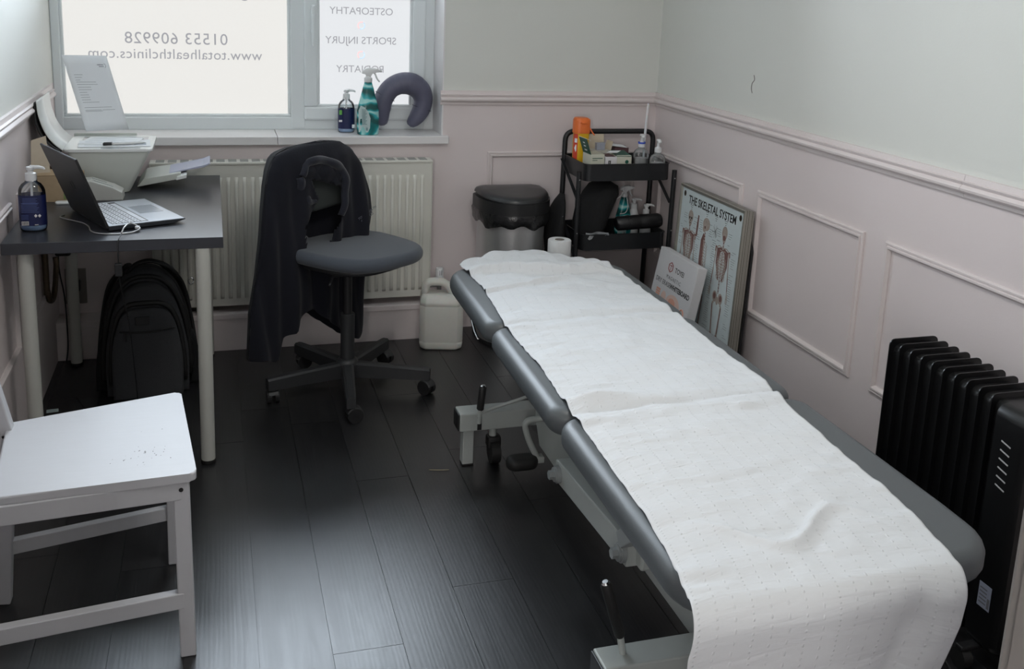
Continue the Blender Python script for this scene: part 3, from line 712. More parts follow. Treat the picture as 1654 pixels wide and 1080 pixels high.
# ---------------------------------------------------------------- pump bottles
def pump(parent, c, z0, h, col=M_PUMP, r=.014, ang=0, spout=.045, collar=.017):
    c = Vector(c)
    bm = B(); lathe(bm, [(collar, z0), (collar, z0+.004), (collar*.96, z0+.022), (collar*.6, z0+.024)], c, 24)
    lathe(bm, [(.0075, z0+.022), (.0085, z0+.024), (.0075, z0+h*.72), (.0100, z0+h*.74), (.0115, z0+h*.80), (.0115, z0+h*.98), (.008, z0+h)], c, 20)
    d = Vector((math.cos(ang), math.sin(ang), 0)); z = z0+h*.94
    tube(bm, [c+Vector((0, 0, z)), c+d*spout*.6+Vector((0, 0, z+.001)), c+d*spout*.92+Vector((0, 0, z-.002)), c+d*spout+Vector((0, 0, z-.006))], [.0065, .0050, .0038, .003], 10)
    return part('pump', bm, col, parent, smooth=True, ang=35)
def gel_bottle(loc, label, sc=1.0, ang=0, rz=0):
    t = thing('hand_sanitizer_bottle', label, 'bottle', loc)
    x, y, z = loc; c = (x, y, 0); w, d = .0375*sc, .030*sc
    prof = [(.84, 0), (.95, .004), (1, .012), (1, .112), (.98, .122), (.90, .132), (.72, .142), (.46, .149), (.42, .156)]
    bm = B(); loft(bm, [(z+h*sc, x, y, w*r, d*r if h < .14 else w*r*.95, 2.3 if h < .13 else 2) for r, h in prof], 40); part('bottle', bm, M_CLEAR, t, smooth=True, ang=60)
    bm = B(); loft(bm, [(z+h*sc, x, y, w*r*.955, d*r*.95, 2.3) for r, h in [(.8, .003), (.95, .007), (1, .014), (1, .019)]], 40); part('blue_gel', bm, M_BLUELIQ, t, smooth=True, ang=60)
    bm = B(); loft(bm, [(z+h*sc, x, y, w*1.012, d*1.015, 2.3) for h in (.0195, .111)], 48, cap=False); lb = part('label', bm, M_LABELN, t, smooth=True)
    pump(t, (x, y, 0), z+.152*sc, .042*sc, ang=ang, spout=.040*sc, collar=.016*sc)
    bm = B(); cyl(bm, (x, y, z+.02), (x, y, z+.155*sc), .0035, 8); part('dip_tube', bm, M_PUMP, t)
    return t, lb
gb, lb = gel_bottle((-.523, 3.222, DZ), 'blue-labelled pump bottle of gel on the desk beside the laptop', 1.0, ang=rad(-8))
# label print
def onface(cx, cy, cz, az, w, d): # point on label front at azimuth offset
    pass
fm = frame((-.523, 3.222-.0309, DZ), (1, 0, 0), (0, 0, 1))
bm = B()
for q in range(5): box(bm, (-.022, .104-.004*q-.001, 0), (.018-.004*(q % 2), .104-.004*q, .0004), M=fm)
for q in range(7): box(bm, (-.026, .088-.0045*q, 0), (.022-.003*(q % 3), .0892-.0045*q, .0004), M=fm)
for q in range(4): box(bm, (-.028, .052-.004*q, 0), (-.008, .053-.004*q, .0004), M=fm)
part('small_print', bm, mat('label_print_blue', (.10, .14, .34), .5), lb)
bm = B(); box(bm, (-.0275, .022, 0), (-.008, .034, .0005), M=fm)
for xx in (.012, .0225):
    vs = [bm.verts.new(fm@Vector((xx+a*.0045, .0505+b_*.0055, .0005))) for a, b_ in ((1, 0), (0, 1), (-1, 0), (0, -1))]; bm.faces.new(vs)
box(bm, (.008, .0225, 0), (.018, .0245, .0005), M=fm)
part('label_panel', bm, M_WHITE, lb)
bm = B()
for q in range(9): box(bm, (-.0265+q*.002, .0235, .0004), (-.0258+q*.002+.0005*(q % 2), .033, .0008), M=fm)
part('barcode', bm, M_BLACKINK, lb)
SZ = .872
gb2, lb2 = gel_bottle((.541, 4.275, SZ), 'blue-labelled pump bottle standing on the window sill', .93, ang=rad(-5))
fm = frame((.541, 4.275-.0290, SZ), (1, 0, 0), (0, 0, 1))
bm = B(); box(bm, (-.034, .048, -.003), (-.021, .056, .001), M=fm); part('label_panel', bm, M_WHITE, lb2)
bm = B(); box(bm, (.021, .022, -.004), (.031, .037, .0002), M=fm); part('barcode', bm, M_PAPER, lb2)
bm = B(); box(bm, (-.033, .078, -.003), (-.021, .098, .001), .002, M=fm); part('green_patch', bm, mat('leaf_green', (.13, .42, .08), .5), lb2)
# ---------------------------------------------------------------- trigger spray bottle builder
def trigger(parent, x, y, z, rz, s=1.0, m=None):
    Mx = Matrix.Translation((x, y, z))@Matrix.Rotation(rz, 4, 'Z')@Matrix.Scale(s, 4)
    m = m or mat('clear_white_trigger', (.80, .81, .82), .25, scale=20, var=.01)
    bm = B(); lathe(bm, [(.0155, 0), (.0165, .002), (.0165, .017), (.012, .019), (.010, .024)], (0, 0, 0), 24); bm.transform(Mx); cp = part('trigger_collar', bm, M_PUMP, parent, smooth=True, ang=35)
    bm = B(); prism(bm, [(-.026, .034), (-.024, .046), (-.010, .056), (.012, .058), (.036, .054), (.046, .051), (.046, .041), (.030, .038), (.014, .036), (.010, .022), (-.008, .022), (-.010, .034)], -.009, .009, M=Mx@frame((0, 0, 0), (1, 0, 0), (0, 0, 1)), bev=.0025); part('trigger_head', bm, m, parent, smooth=True, ang=40)
    bm = B(); tube(bm, [Mx@Vector(p) for p in smoothpath([(.024, 0, .040), (.030, 0, .028), (.036, 0, .014), (.046, 0, 0.002)], 4)], .0042*s, 8, flat=(1.6, .8)); part('trigger', bm, m, parent, smooth=True)
    bm = B(); cyl(bm, Mx@Vector((.046, 0, .046)), Mx@Vector((.055, 0, .046)), .006*s, 12); part('nozzle', bm, m, parent, smooth=True, ang=40)
def swirl_mat(nm):
    m = mat(nm, (.02, .22, .22), .25, var=0); nt = m.node_tree; b = nt.nodes['Principled BSDF']
    tc = N(nt, 'ShaderNodeTexCoord'); wv = N(nt, 'ShaderNodeTexWave', wave_type='RINGS'); wv.inputs['Scale'].default_value = 5.2; wv.inputs['Distortion'].default_value = 5; wv.inputs['Detail'].default_value = 1.2; wv.inputs['Detail Scale'].default_value = 3
    nt.links.new(tc.outputs['Object'], wv.inputs[0]); cr = N(nt, 'ShaderNodeValToRGB'); e = cr.color_ramp.elements
    e[0].color = (.005, .09, .09, 1); e[0].position = .15; e[1].color = (.01, .22, .22, 1); e[1].position = .5
    q = e.new(.8); q.color = (.03, .42, .46, 1); q = e.new(.93); q.color = (.35, .68, .66, 1)
    nt.links.new(wv.outputs[0], cr.inputs[0]); nt.links.new(cr.outputs[0], b.inputs['Base Color']); return m
M_SWIRL = swirl_mat('teal_swirl_print')
def spray(loc, label, s=1.0, rz=0):
    t = thing('spray_bottle', label, 'bottle', loc, rz); Mx = WM[t]
    secs = [(0, .040, .026), (.004, .044, .029), (.05, .0455, .030), (.10, .0435, .029), (.13, .037, .026), (.16, .029, .022), (.19, .022, .019), (.205, .017, .016), (.215, .0145, .0145)]
    bm = B(); loft(bm, [(z*s, 0, 0, a*s, b_*s, 2.4) for z, a, b_ in secs], 40, M=Mx); part('bottle', bm, M_SWIRL, t, smooth=True, ang=60)
    bm = B(); poly = [(-.040, .012), (-.004, .012), (.004, .030), (.006, .070), (-.004, .098), (-.020, .116), (-.033, .121), (-.041, .10)]
    # label curved with the bottle front
    vs = []
    for (px, pz) in poly:
        a = (abs(px)/.0465)**2.4; yy = -.0305*(max(0, 1-a))**(1/2.4)-.0006; vs.append(bm.verts.new(Mx@Vector((px*s, yy*s, pz*s))))
    cvt = bm.verts.new(Mx@Vector((-.016*s, -.0318*s, .06*s)))
    for k in range(len(vs)): bm.faces.new((vs[k], vs[(k+1) % len(vs)], cvt))
    lb = part('back_label', bm, mat('pale_label', (.50, .62, .62), .4), t)
    bm = B()
    for q in range(13): box(bm, (-.030*s, -.0335*s, (.105-.005*q)*s), ((-.008-.003*(q % 3))*s, -.0330*s, (.1065-.005*q)*s), M=Mx)
    for q in range(5): box(bm, ((-.012+.0016*q)*s, -.0335*s, .02*s), ((-.0112+.0016*q)*s, -.033*s, .032*s), M=Mx)
    part('small_print', bm, mat('teal_ink', (.06, .16, .18), .6), lb)
    trigger(t, *(Mx@Vector((0, 0, .214*s))), rz, s)
    return t
spray((.624, 4.215, SZ), 'teal swirl-patterned spray bottle on the window sill beside the neck pillow', 1.03, 0)
# ---------------------------------------------------------------- neck pillow
pp = [(617, 196), (616, 178), (620, 160), (631, 144), (648, 136), (666, 137), (680, 147), (685.5, 162), (682, 178), (675, 190), (667, 199)]
rr_ = [.030, .043, .045, .046, .050, .053, .050, .045, .042, .037, .027]
pts = [(.541+(x-558)*.00262, 4.292-.01*0, .863+(217-y)*.00268) for x, y in pp]
sp = smoothpath(pts, 5); rs = [interp([(i*5, r) for i, r in enumerate(rr_)], k) for k in range(len(sp))]
bm = B(); e0 = Vector(sp[0])-(Vector(sp[1])-Vector(sp[0])).normalized()*.020; e1 = Vector(sp[-1])+(Vector(sp[-1])-Vector(sp[-2])).normalized()*.018
tube(bm, [e0, e0.lerp(sp[0], .35)]+sp+[e1.lerp(sp[-1], .35), e1], [.012, .024]+rs+[.021, .010], 26, flat=(1, .92))
for v in bm.verts:
    # gathered creases across the crown
    a = math.atan2(v.co.z-1.02, v.co.x-.785)
    if .6 < a < 2.6: v.co += (v.co-Vector((.785, 4.29, 1.02))).normalized()*.0045*math.sin(a*24)*max(0, min(1, (4.292-v.co.y)/.04))
    v.co.z = max(v.co.z, SZ+.0005)
pw = part('neck_pillow', bm, M_PILLOW, smooth=True); tag(pw, 'grey-purple horseshoe neck pillow standing on end on the window sill', 'pillow')
pw.data.materials.append(M_SEAM)
for idx in (11, 39):
    c = Vector(sp[idx]); t_ = (Vector(sp[idx+1])-Vector(sp[idx-1])).normalized(); n_ = t_.cross(Vector((0, 1, 0))).normalized(); R = rs[idx]
    bm = B(); tube(bm, [c+n_*math.cos(a*PI/12)*R*1.004+Vector((0, 1, 0))*math.sin(a*PI/12)*R*.93 for a in range(25)], .0012, 6); part('seam', bm, M_SEAM, pw, smooth=True)

# ---------------------------------------------------------------- printer with papers
pr = thing('printer', 'white all-in-one printer with open scanner lid on the desk under the window', 'printer', (-.36, 3.90, DZ))
bm = B()
PY0, PY1 = 3.735, 4.045
secs = []
for z, x0, x1 in ((.003, -.47, -.292), (.012, -.474, -.286), (.06, -.480, -.262), (.12, -.486, -.231), (.143, -.487, -.2195), (.150, -.487, -.219)):
    secs.append([bm.verts.new((x, y, DZ+z)) for x, y in rrect(x1-x0, PY1-PY0-(.03 if z < .05 else 0.0), .018, 4, (x0+x1)/2, (PY0+PY1)/2)])
for i in range(len(secs)-1):
    n = len(secs[0])
    for k in range(n): bm.faces.new((secs[i][k], secs[i][(k+1) % n], secs[i+1][(k+1) % n], secs[i+1][k]))
bm.faces.new(secs[0][::-1]); bm.faces.new(secs[-1])
part('body', bm, M_PRINT, pr, smooth=True, ang=30)
bm = B(); prism(bm, rrect(.292, PY1-PY0+.008, .022, 5, -.355, (PY0+PY1)/2), DZ+.150, DZ+.160, bev=.003); tp = part('scanner_top', bm, M_PRTOP, pr)
bm = B(); box(bm, (-.460, PY0+.055, DZ+.160), (-.235, PY1-.03, DZ+.1608)); part('scanner_glass', bm, mat('scanner_glass', (.35, .37, .39), .08), tp)
bm = B(); box(bm, (-.38, PY0+.008, DZ+.160), (-.25, PY0+.030, DZ+.1606)); part('control_panel', bm, mat('panel_grey', (.40, .42, .44), .15), tp)
# lid: curved flap leaning on the rail of the left wall
prof = [(-.499, .892), (-.525, .915), (-.548, .948), (-.562, .985), (-.570, 1.020), (-.573, 1.062)]
bm = B(); rows_ = []
for (x, z) in smoothpath([(a, 0, b_) for a, b_ in prof], 4) and [(v.x, v.z) for v in smoothpath([(a, 0, b_) for a, b_ in prof], 4)]:
    rows_.append([bm.verts.new((x, PY0+.005, z)), bm.verts.new((x, PY1-.02, z))])
for a, b_ in zip(rows_[:-1], rows_[1:]): bm.faces.new((a[0], a[1], b_[1], b_[0]))
ld = part('scanner_lid', bm, M_PRTOP, pr, smooth=True); md = ld.modifiers.new('t', 'SOLIDIFY'); md.thickness = .004; md.offset = 1
bm = B(); rows_ = []
for v in smoothpath([(a-.007-.010*math.sin(PI*i/5), 0, b_-.006) for i, (a, b_) in enumerate(prof)], 4): rows_.append([bm.verts.new((v.x, PY0, v.z)), bm.verts.new((v.x, PY1-.015, v.z))])
for a, b_ in zip(rows_[:-1], rows_[1:]): bm.faces.new((a[0], a[1], b_[1], b_[0]))
lo_ = part('lid_shell', bm, M_BLACK, ld, smooth=True); md = lo_.modifiers.new('t', 'SOLIDIFY'); md.thickness = .006; md.offset = 0
# output tray and its extension
bm = B(); prism(bm, [(-.27, .010), (-.245, .040), (-.118, .060), (-.118, .050), (-.13, .036)], 3.80, 4.02, M=frame((0, 0, DZ), (1, 0, 0), (0, 0, 1))@Matrix.Scale(-1, 4, (0, 0, 1)), bev=.002)
part('output_tray', bm, M_PRINT, pr)
bm = B(); prism(bm, [(-.135, .034), (-.132, .048), (-.098, .056), (-.098, .042)], 3.79, 3.99, M=frame((0, 0, DZ), (1, 0, 0), (0, 0, 1))@Matrix.Scale(-1, 4, (0, 0, 1)), bev=.002)
part('tray_catch', bm, M_PRTOP, pr)
bm = B(); prism(bm, [(-.16, .052), (-.16, .056), (-.04, .080), (-.018, .090), (-.014, .087), (-.036, .074)], 3.83, 3.99, M=frame((0, 0, DZ), (1, 0, 0), (0, 0, 1))@Matrix.Scale(-1, 4, (0, 0, 1)), bev=.001)
part('tray_extension', bm, mat('lilac_grey_plastic', (.42, .44, .56), .3), pr)
bm = B(); box(bm, (-.50, PY1+.001, DZ+.04), (-.28, PY1+.012, DZ+.17), .003); part('paper_feed', bm, M_PRINT, pr)
# loose papers on the scanner glass
for k, (x0, x1, y0, y1, a, lab) in enumerate(((-.462, -.222, 3.775, 3.93, 4, 'printed form lying on the printer glass, lowest of the papers'), (-.452, -.262, 3.82, 3.99, -9, 'white letter lying on top of the papers on the printer'))):
    z = DZ+.1612+.0012*k; Mx = Matrix.Translation(((x0+x1)/2, (y0+y1)/2, z))@Matrix.Rotation(rad(a), 4, 'Z'); w, h = x1-x0, y1-y0
    bm = B(); box(bm, (-w/2, -h/2, 0), (w/2, h/2, .0008), M=Mx); o = tag(part('loose_paper', bm, M_PAPER), lab, 'paper')
    bm = B()
    for q in range(9):
        if q in (3, 6): continue
        box(bm, (-w*.42, h*.38-q*h*.085, .0008), (-w*.42+w*(.25+.5*((q*37 % 10)/10)), h*.385-q*h*.085+.0012, .00095), M=Mx)
    box(bm, (w*.18, -h*.30, .0008), (w*.44, h*.05, .00095), M=Mx) if k == 0 else None
    part('print', bm, mat('faint_print', (.38, .42, .48), .7), o)
pen = thing('ballpoint_pen', 'silver ballpoint pen lying on the papers on the printer', 'pen', (-.31, 3.80, DZ+.164))
A, B_ = Vector((-.376, 3.788, DZ+.1685)), Vector((-.236, 3.822, DZ+.1685)); dd = (B_-A)
bm = B(); tube(bm, [A.lerp(B_, t) for t in (0.2, .25, .75, .93, 1)], [.0045, .0048, .0048, .0032, .0009], 14); part('barrel', bm, M_SILVER, pen, smooth=True)
bm = B(); tube(bm, [A.lerp(B_, t) for t in (0, .01, .2)], [.0038, .0048, .0048], 14); tube(bm, [A.lerp(B_, .02)+Vector((0, 0, .006)), A.lerp(B_, .22)+Vector((0, 0, .006))], .0011, 6); part('cap', bm, M_BLACK, pen, smooth=True, ang=50)
# letter standing in the rear paper feed
BL, BR, TLp = Vector((-.449, 3.955, .9335)), Vector((-.312, 4.075, .924)), Vector((-.513, 3.935, 1.193))
fm = frame(BL, BR-BL, TLp-BL); W_, H_ = (BR-BL).length, (TLp-BL).length
sk = (TLp-BL).dot((BR-BL).normalized())
bm = B(); low = -.008
def lp_(u, v, z=0):  # bowed sheet
    return fm@Vector((u*W_+sk*v, v*H_, z+.006*math.sin(PI*u)))
g_ = [[bm.verts.new(lp_(i/8, low/H_+(1-low/H_)*j/8)) for i in range(9)] for j in range(9)]
for j in range(8):
    for i in range(8): bm.faces.new((g_[j][i], g_[j][i+1], g_[j+1][i+1], g_[j+1][i]))
lt = tag(part('letter', bm, M_PAPER, smooth=True), 'white A4 letter standing upright at the back of the printer against the window', 'paper'); md = lt.modifiers.new('t', 'SOLIDIFY'); md.thickness = .0006
bm = B()
def tline(u0, u1, v, h=.0042):
    n = 3
    for q in range(n):
        a, c = u0+(u1-u0)*q/n, u0+(u1-u0)*(q+1)/n
        bm.faces.new([bm.verts.new(lp_(*p, .0009)) for p in ((a, v), (c, v), (c, v+h), (a, v+h))])
for u0, u1, v in ((.12, .30, .735), (.12, .27, .70), (.12, .22, .665), (.12, .55, .637), (.12, .57, .605), (.12, .40, .567), (.12, .40, .533), (.12, .28, .497), (.12, .30, .463), (.12, .31, .430), (.12, .31, .396), (.12, .48, .362), (.12, .74, .290), (.12, .80, .253), (.12, .50, .238)): tline(u0, u1, v)
part('text_lines', bm, mat('print_grey', (.22, .23, .25), .7), lt)
bm = B()
for q in range(9): tline(.70+q*.017, .712+q*.017, .868, .012)
for q in range(7): tline(.735+q*.017, .747+q*.017, .845, .010)
for q in range(10):
    a0, a1 = -1.4+q*.28, -1.4+(q+1)*.28; c = (.865, .863)
    P = [lp_(c[0]+r*math.cos(a)*.9, c[1]+r*math.sin(a)*.6, .0009) for r, a in ((.05, a0), (.05, a1), (.042, a1), (.042, a0))]
    bm.faces.new([bm.verts.new(p) for p in P])
part('letterhead', bm, mat('print_dark', (.12, .13, .16), .7), lt)
# card reader dock: white wedge
wd = thing('card_reader_dock', 'low white wedge-shaped plastic dock with slots, between laptop and printer', 'dock', (-.36, 3.65, DZ))
bm = B(); prism(bm, [(-.43, 0), (-.43, .068), (-.405, .070), (-.335, .045), (-.305, .028), (-.303, 0)], -3.70, -3.618, M=frame((0, 0, DZ), (1, 0, 0), (0, 0, 1)), bev=.003)
part('body', bm, mat('warm_white_plastic', (.50, .50, .47), .4, scale=40, var=.02), wd)
bm = B(); dv = Vector((.07, 0, -.025)).normalized()
for y, a, b_ in ((3.640, .01, .075), (3.672, .0, .05)): obox(bm, Vector((-.405, y, DZ+.0702))+dv*a, Vector((-.405, y, DZ+.0702))+dv*b_, .004, .002, 0)
part('slot', bm, M_GREYP, wd)
bm = B(); cushion(bm, rrect(.085, .03, .01, 4, -.47, 3.585), DZ, DZ+.009, .003, 2); tag(part('computer_mouse', bm, M_PRTOP, smooth=True), 'flat white plastic gadget lying behind the laptop lid', 'gadget')
# ---------------------------------------------------------------- cardboard box with open flap
cbx = thing('cardboard_box', 'small brown cardboard box with leaf print and raised flap beside the left wall', 'box', (-.49, 3.69, DZ))
bm = B(); x0, x1, y0, y1, z1 = -.568, -.434, 3.620, 3.728, DZ+.088; t = .003
box(bm, (x0, y0, DZ), (x1, y0+t, z1)); box(bm, (x0, y1-t, DZ), (x1, y1, z1)); box(bm, (x0, y0+t, DZ), (x0+t, y1-t, z1)); box(bm, (x1-t, y0+t, DZ), (x1, y1-t, z1)); box(bm, (x0+t, y0+t, DZ), (x1-t, y1-t, DZ+t))
part('carton', bm, M_CARD, cbx)
bm = B(); prism(bm, [(x0, 0), (x1, 0), (x1-.004, .03), (x0+.004, .03)], 0, .003, M=frame((0, y0+.002, z1), (1, 0, 0), (0, .75, .55))); part('flap', bm, M_CARD, cbx)
bm = B(); prism(bm, [(0, 0), (.060, .0), (.052, .135), (.006, .120)], 0, .003, M=frame((-.588, 3.632, z1), (.85, .05, .0), (-.20, -.02, 1))); part('flap', bm, M_CARDI, cbx).name = 'flap.001'
bm = B(); prism(bm, [(0, .0), (.11, .0), (.11, .05), (.0, .05)], 0, .003, M=frame((-.56, y1, z1), (1, 0, 0), (0, -.6, .35))); part('flap', bm, mat('dark_card', (.12, .07, .05), .8), cbx)
def leaf(bm, cx, cz, r, a, y):
    P = []
    for k in range(9): P.append((cx+r*math.cos(rad(a+k*11.25)), cz+r*math.sin(rad(a+k*11.25))))
    P.append((cx, cz)); bm.faces.new([bm.verts.new((px, y, DZ+pz)) for px, pz in P])
bm = B(); leaf(bm, -.478, .012, .024, 0, y0-.0006); leaf(bm, -.452, .035, .022, 180, y0-.0006); part('leaf_print', bm, mat('leaf_print_dark', (.05, .09, .03), .7), cbx)
bm = B(); leaf(bm, -.490, .030, .022, 270, y0-.0006); leaf(bm, -.440, .010, .026, 60, y0-.0006); part('leaf_print', bm, M_GREENL, cbx)
bm = B(); box(bm, (-.505, y0-.0008, DZ+.066), (-.487, y0-.0002, DZ+.070)); part('print', bm, mat('brown_ink', (.16, .09, .05), .7), cbx)

# ---------------------------------------------------------------- radiator
rd = thing('radiator', 'cream panel radiator on the wall below the window', 'radiator', (.33, 4.11, .18))
RX0, RX1, RY, RZa, RZb = -.24, .876, 4.085, .185, .775
bm = B(); box(bm, (RX0, RY, RZa), (RX1, RY+.010, RZb), .004); box(bm, (RX0, RY+.062, RZa), (RX1, RY+.072, RZb), .004)
cor = 34; pitch_ = (RX1-RX0-.05)/cor
for k in range(cor):
    xa = RX0+.025+k*pitch_; w = pitch_*.52
    P = [(xa+pitch_*.24, 0), (xa+pitch_*.32, -.011), (xa+pitch_*.68, -.011), (xa+pitch_*.76, 0)]
    lo = [bm.verts.new((x, RY+.001+y*.2, RZa+.032)) for x, y in P]; a_ = [bm.verts.new((x, RY+y, RZa+.05)) for x, y in P]; b2 = [bm.verts.new((x, RY+y, RZb-.075)) for x, y in P]; hi = [bm.verts.new((x, RY+.001+y*.2, RZb-.055)) for x, y in P]
    for A1, A2 in ((lo, a_), (a_, b2), (b2, hi)):
        for i in range(3): bm.faces.new((A1[i], A1[i+1], A2[i+1], A2[i]))
    bm.faces.new(lo[::-1]); bm.faces.new(hi)
part('panel', bm, M_RAD, rd, smooth=True, ang=20, recalc=False)
bm = B(); box(bm, (RX0-.003, RY-.004, RZb-.004), (RX1+.003, RY+.076, RZb+.006), .002)
for x in (RX0-.003, RX1-.001):
    box(bm, (x, RY-.002, RZa), (x+.004, RY+.076, RZb), .001)
part('casing', bm, M_RAD, rd)
bm = B()
for k in range(24): box(bm, (RX0+.02+k*.0455, RY+.008, RZb+.0055), (RX0+.052+k*.0455, RY+.066, RZb+.0068))
part('top_grille', bm, mat('grille_shadow_grey', (.30, .30, .28), .5), rd)
bm = B(); cyl(bm, (RX1+.005, 4.115, .222), (RX1+.05, 4.115, .222), .009, 12); cyl(bm, (RX1+.05, 4.115, .20), (RX1+.05, 4.115, .245), .011, 12); cyl(bm, (RX1+.05, 4.115, .155), (RX1+.05, 4.115, .20), .0075, 12)
vb = part('valve_body', bm, M_CHROME, rd, smooth=True, ang=40)
bm = B(); lathe(bm, [(.012, 0), (.019, .004), (.020, .014), (.017, .018), (.0172, .052), (.0145, .058), (.001, .059)], (RX1+.05, 4.115, .243), 26); part('valve_cap', bm, M_PUMP, vb, smooth=True, ang=40)
bm = B()
for a in (-100, -75): box(bm, (-.0008, -.0180, .028), (.0008, -.0168, .050), M=Matrix.Translation((RX1+.05, 4.115, .243))@Matrix.Rotation(rad(a+95), 4, 'Z'))
part('valve_slots', bm, M_BLACK, vb)

# ---------------------------------------------------------------- office chair
oc = thing('office_chair', 'grey swivel office chair with a navy fleece over its backrest', 'office chair', (.46, 3.575, 0))
cx_, cy_ = .460, 3.575
bm = B(); cyl(bm, (cx_, cy_, .105), (cx_, cy_, .300), .026, 24); part('gas_lift_cover', bm, M_DGREY, oc, smooth=True, ang=40)
bm = B(); cyl(bm, (cx_, cy_, .30), (cx_, cy_, .485), .0165, 20); part('gas_lift', bm, M_BLACK, oc, smooth=True, ang=40)
bm = B(); lathe(bm, [(.030, .055), (.042, .060), (.043, .105), (.035, .122), (.027, .126)], (cx_, cy_, 0), 28); hub = part('hub', bm, M_DGREY, oc, smooth=True, ang=40)
for (wx, wy) in ((.745, 3.475), (.434, 3.268), (.172, 3.487), (.640, 3.822), (.303, 3.836)):
    d = Vector((wx-cx_, wy-cy_, 0)); L = d.length; d.normalize(); n_ = Vector((-d.y, d.x, 0)); c0 = Vector((cx_, cy_, 0))
    bm = B(); vs = []
    for t, hw, zt, zb in ((.03, .022, .112, .055), (L*.55, .019, .107, .058), (L-.005, .017, .101, .057), (L+.010, .015, .099, .058)):
        p = c0+d*t; vs.append([bm.verts.new(p+n_*q*hw+Vector((0, 0, zz))) for q, zz in ((-1, zb), (1, zb), (1, zt-.006), (.6, zt), (-.6, zt), (-1, zt-.006))])
    for a, b_ in zip(vs[:-1], vs[1:]):
        for k in range(6): bm.faces.new((a[k], a[(k+1) % 6], b_[(k+1) % 6], b_[k]))
    bm.faces.new(vs[0][::-1]); bm.faces.new(vs[-1])
    lg = part('leg', bm, M_DGREY, oc, smooth=True, ang=35)
    w = c0+d*(L-.012); ax = Vector((math.cos(wx*37), math.sin(wx*37), 0)) if abs(wx-.434) > .02 else Vector((.15, -.98, 0))
    if abs(wx-.745) < .02: ax = Vector((-.75, -.66, 0))
    if abs(wx-.640) < .02: ax = Vector((-.75, -.66, 0))
    side = Vector((-ax.y, ax.x, 0)); cc = w+side*.012+Vector((0, 0, .0275))
    bm = B(); cyl(bm, cc-ax*.021, cc-ax*.006, .0272, 26); cyl(bm, cc+ax*.006, cc+ax*.021, .0272, 26); cyl(bm, cc-ax*.021, cc+ax*.021, .006, 10)
    ws = part('caster', bm, M_BLACK, lg, smooth=True, ang=40)
    bm = B(); prev = None
    for k in range(9):
        a = rad(20+k*17.5); e = [bm.verts.new(cc+side*math.cos(a)*rr2*-1+Vector((0, 0, math.sin(a)*rr2))+ax*q) for rr2, q in ((.0275, -.020), (.031, -.017), (.031, .017), (.0275, .020))]
        if prev:
            for q in range(4): bm.faces.new((prev[q], prev[(q+1) % 4], e[(q+1) % 4], e[q]))
        else: bm.faces.new(e)
        prev = e
    bm.faces.new(prev[::-1]); cyl(bm, w+Vector((0, 0, .045)), w+Vector((0, 0, .068)), .008, 10)
    part('caster_hood', bm, M_DGREY, ws, smooth=True, ang=40)
AZ = rad(-52)  # facing direction
SM = Matrix.Translation((.497, 3.648, 0))@Matrix.Rotation(AZ, 4, 'Z')
bm = B(); ol = [(x, y) for x, y in sell(.222, .232, 3.0, 48)]
ol = [(x, y*(1-.10*(x/.222))) for x, y in ol]
cushion(bm, ol, .487, .540, .0255, 6, M=SM@Matrix.Rotation(rad(-1.5), 4, 'X'), crown=.006); part('seat', bm, M_CHAIRF, oc, smooth=True)
bm = B(); cushion(bm, [(x*.78, y*.78) for x, y in ol], .470, .490, .008, 3, M=SM); part('seat_shell', bm, M_DGREY, oc, smooth=True, ang=50)
bm = B(); box(bm, (cx_-.06, cy_-.045, .452), (cx_+.06, cy_+.045, .475), .006, M=None); part('mechanism', bm, M_BLACK, oc)
bm = B(); tube(bm, smoothpath([(.47, 3.60, .462), (.41, 3.55, .458), (.385, 3.50, .432)], 4), .0042, 8); part('height_lever', bm, M_DGREY, oc, smooth=True)
f_ = Vector((.616, -.788, 0)); l_ = Vector((.788, .616, 0)); bc = Vector((.345, 3.790, 0))
def bk(s, dpt, z): return bc+l_*s+f_*dpt+Vector((0, 0, z))
bm = B(); tube(bm, smoothpath([bk(.02, .18, .478), bk(.0, .06, .482), bk(-.02, -.005, .535), bk(-.03, -.012, .60), bk(-.03, -.018, .70), bk(-.01, -.03, .80)], 5), .011, 12, flat=(1.5, .7)); part('back_bar', bm, M_GREYP, oc, smooth=True)
MB_ = frame(bk(0, 0, .775), l_, (0, 0, 1))
bm = B(); cushion(bm, rrect(.37, .235, .085, 7), .022, .078, .024, 4, M=MB_@Matrix.Rotation(rad(3), 4, 'Z'), crown=.006); part('backrest', bm, M_BACKF, oc, smooth=True)

# ---------------------------------------------------------------- fleece jacket draped over the backrest
def outl(z, side):
    """lateral extent of the draped jacket at height z"""
    L = [(.10, -.325), (.17, -.331), (.33, -.322), (.47, -.296), (.606, -.277), (.70, -.268), (.782, -.256), (.836, -.241), (.872, -.220), (.892, -.200), (.909, -.142), (.921, -.05), (.924, .0)]
    R_ = [(.10, .226), (.13, .226), (.234, .245), (.36, .258), (.53, .268), (.625, .285), (.68, .268), (.728, .248), (.821, .208), (.876, .162), (.911, .102), (.921, .04), (.924, .012)]
    return interp(L if side < 0 else R_, z)
HEM = [(-.335, .165), (-.277, .147), (-.225, .140), (-.192, .21), (-.150, .232), (-.136, .275), (-.10, .290), (-.043, .292), (0, .245), (.037, .214), (.082, .195), (.12, .15), (.152, .125), (.20, .118), (.23, .13), (.29, .24)]
HOLE = [(-.088, .800), (-.014, .783), (.068, .752), (.076, .70), (.066, .625), (.030, .600), (.012, .540), (.0, .470), (-.085, .470), (-.112, .560), (-.118, .630), (-.080, .668), (-.058, .700), (-.046, .722), (-.060, .745), (-.075, .775)]
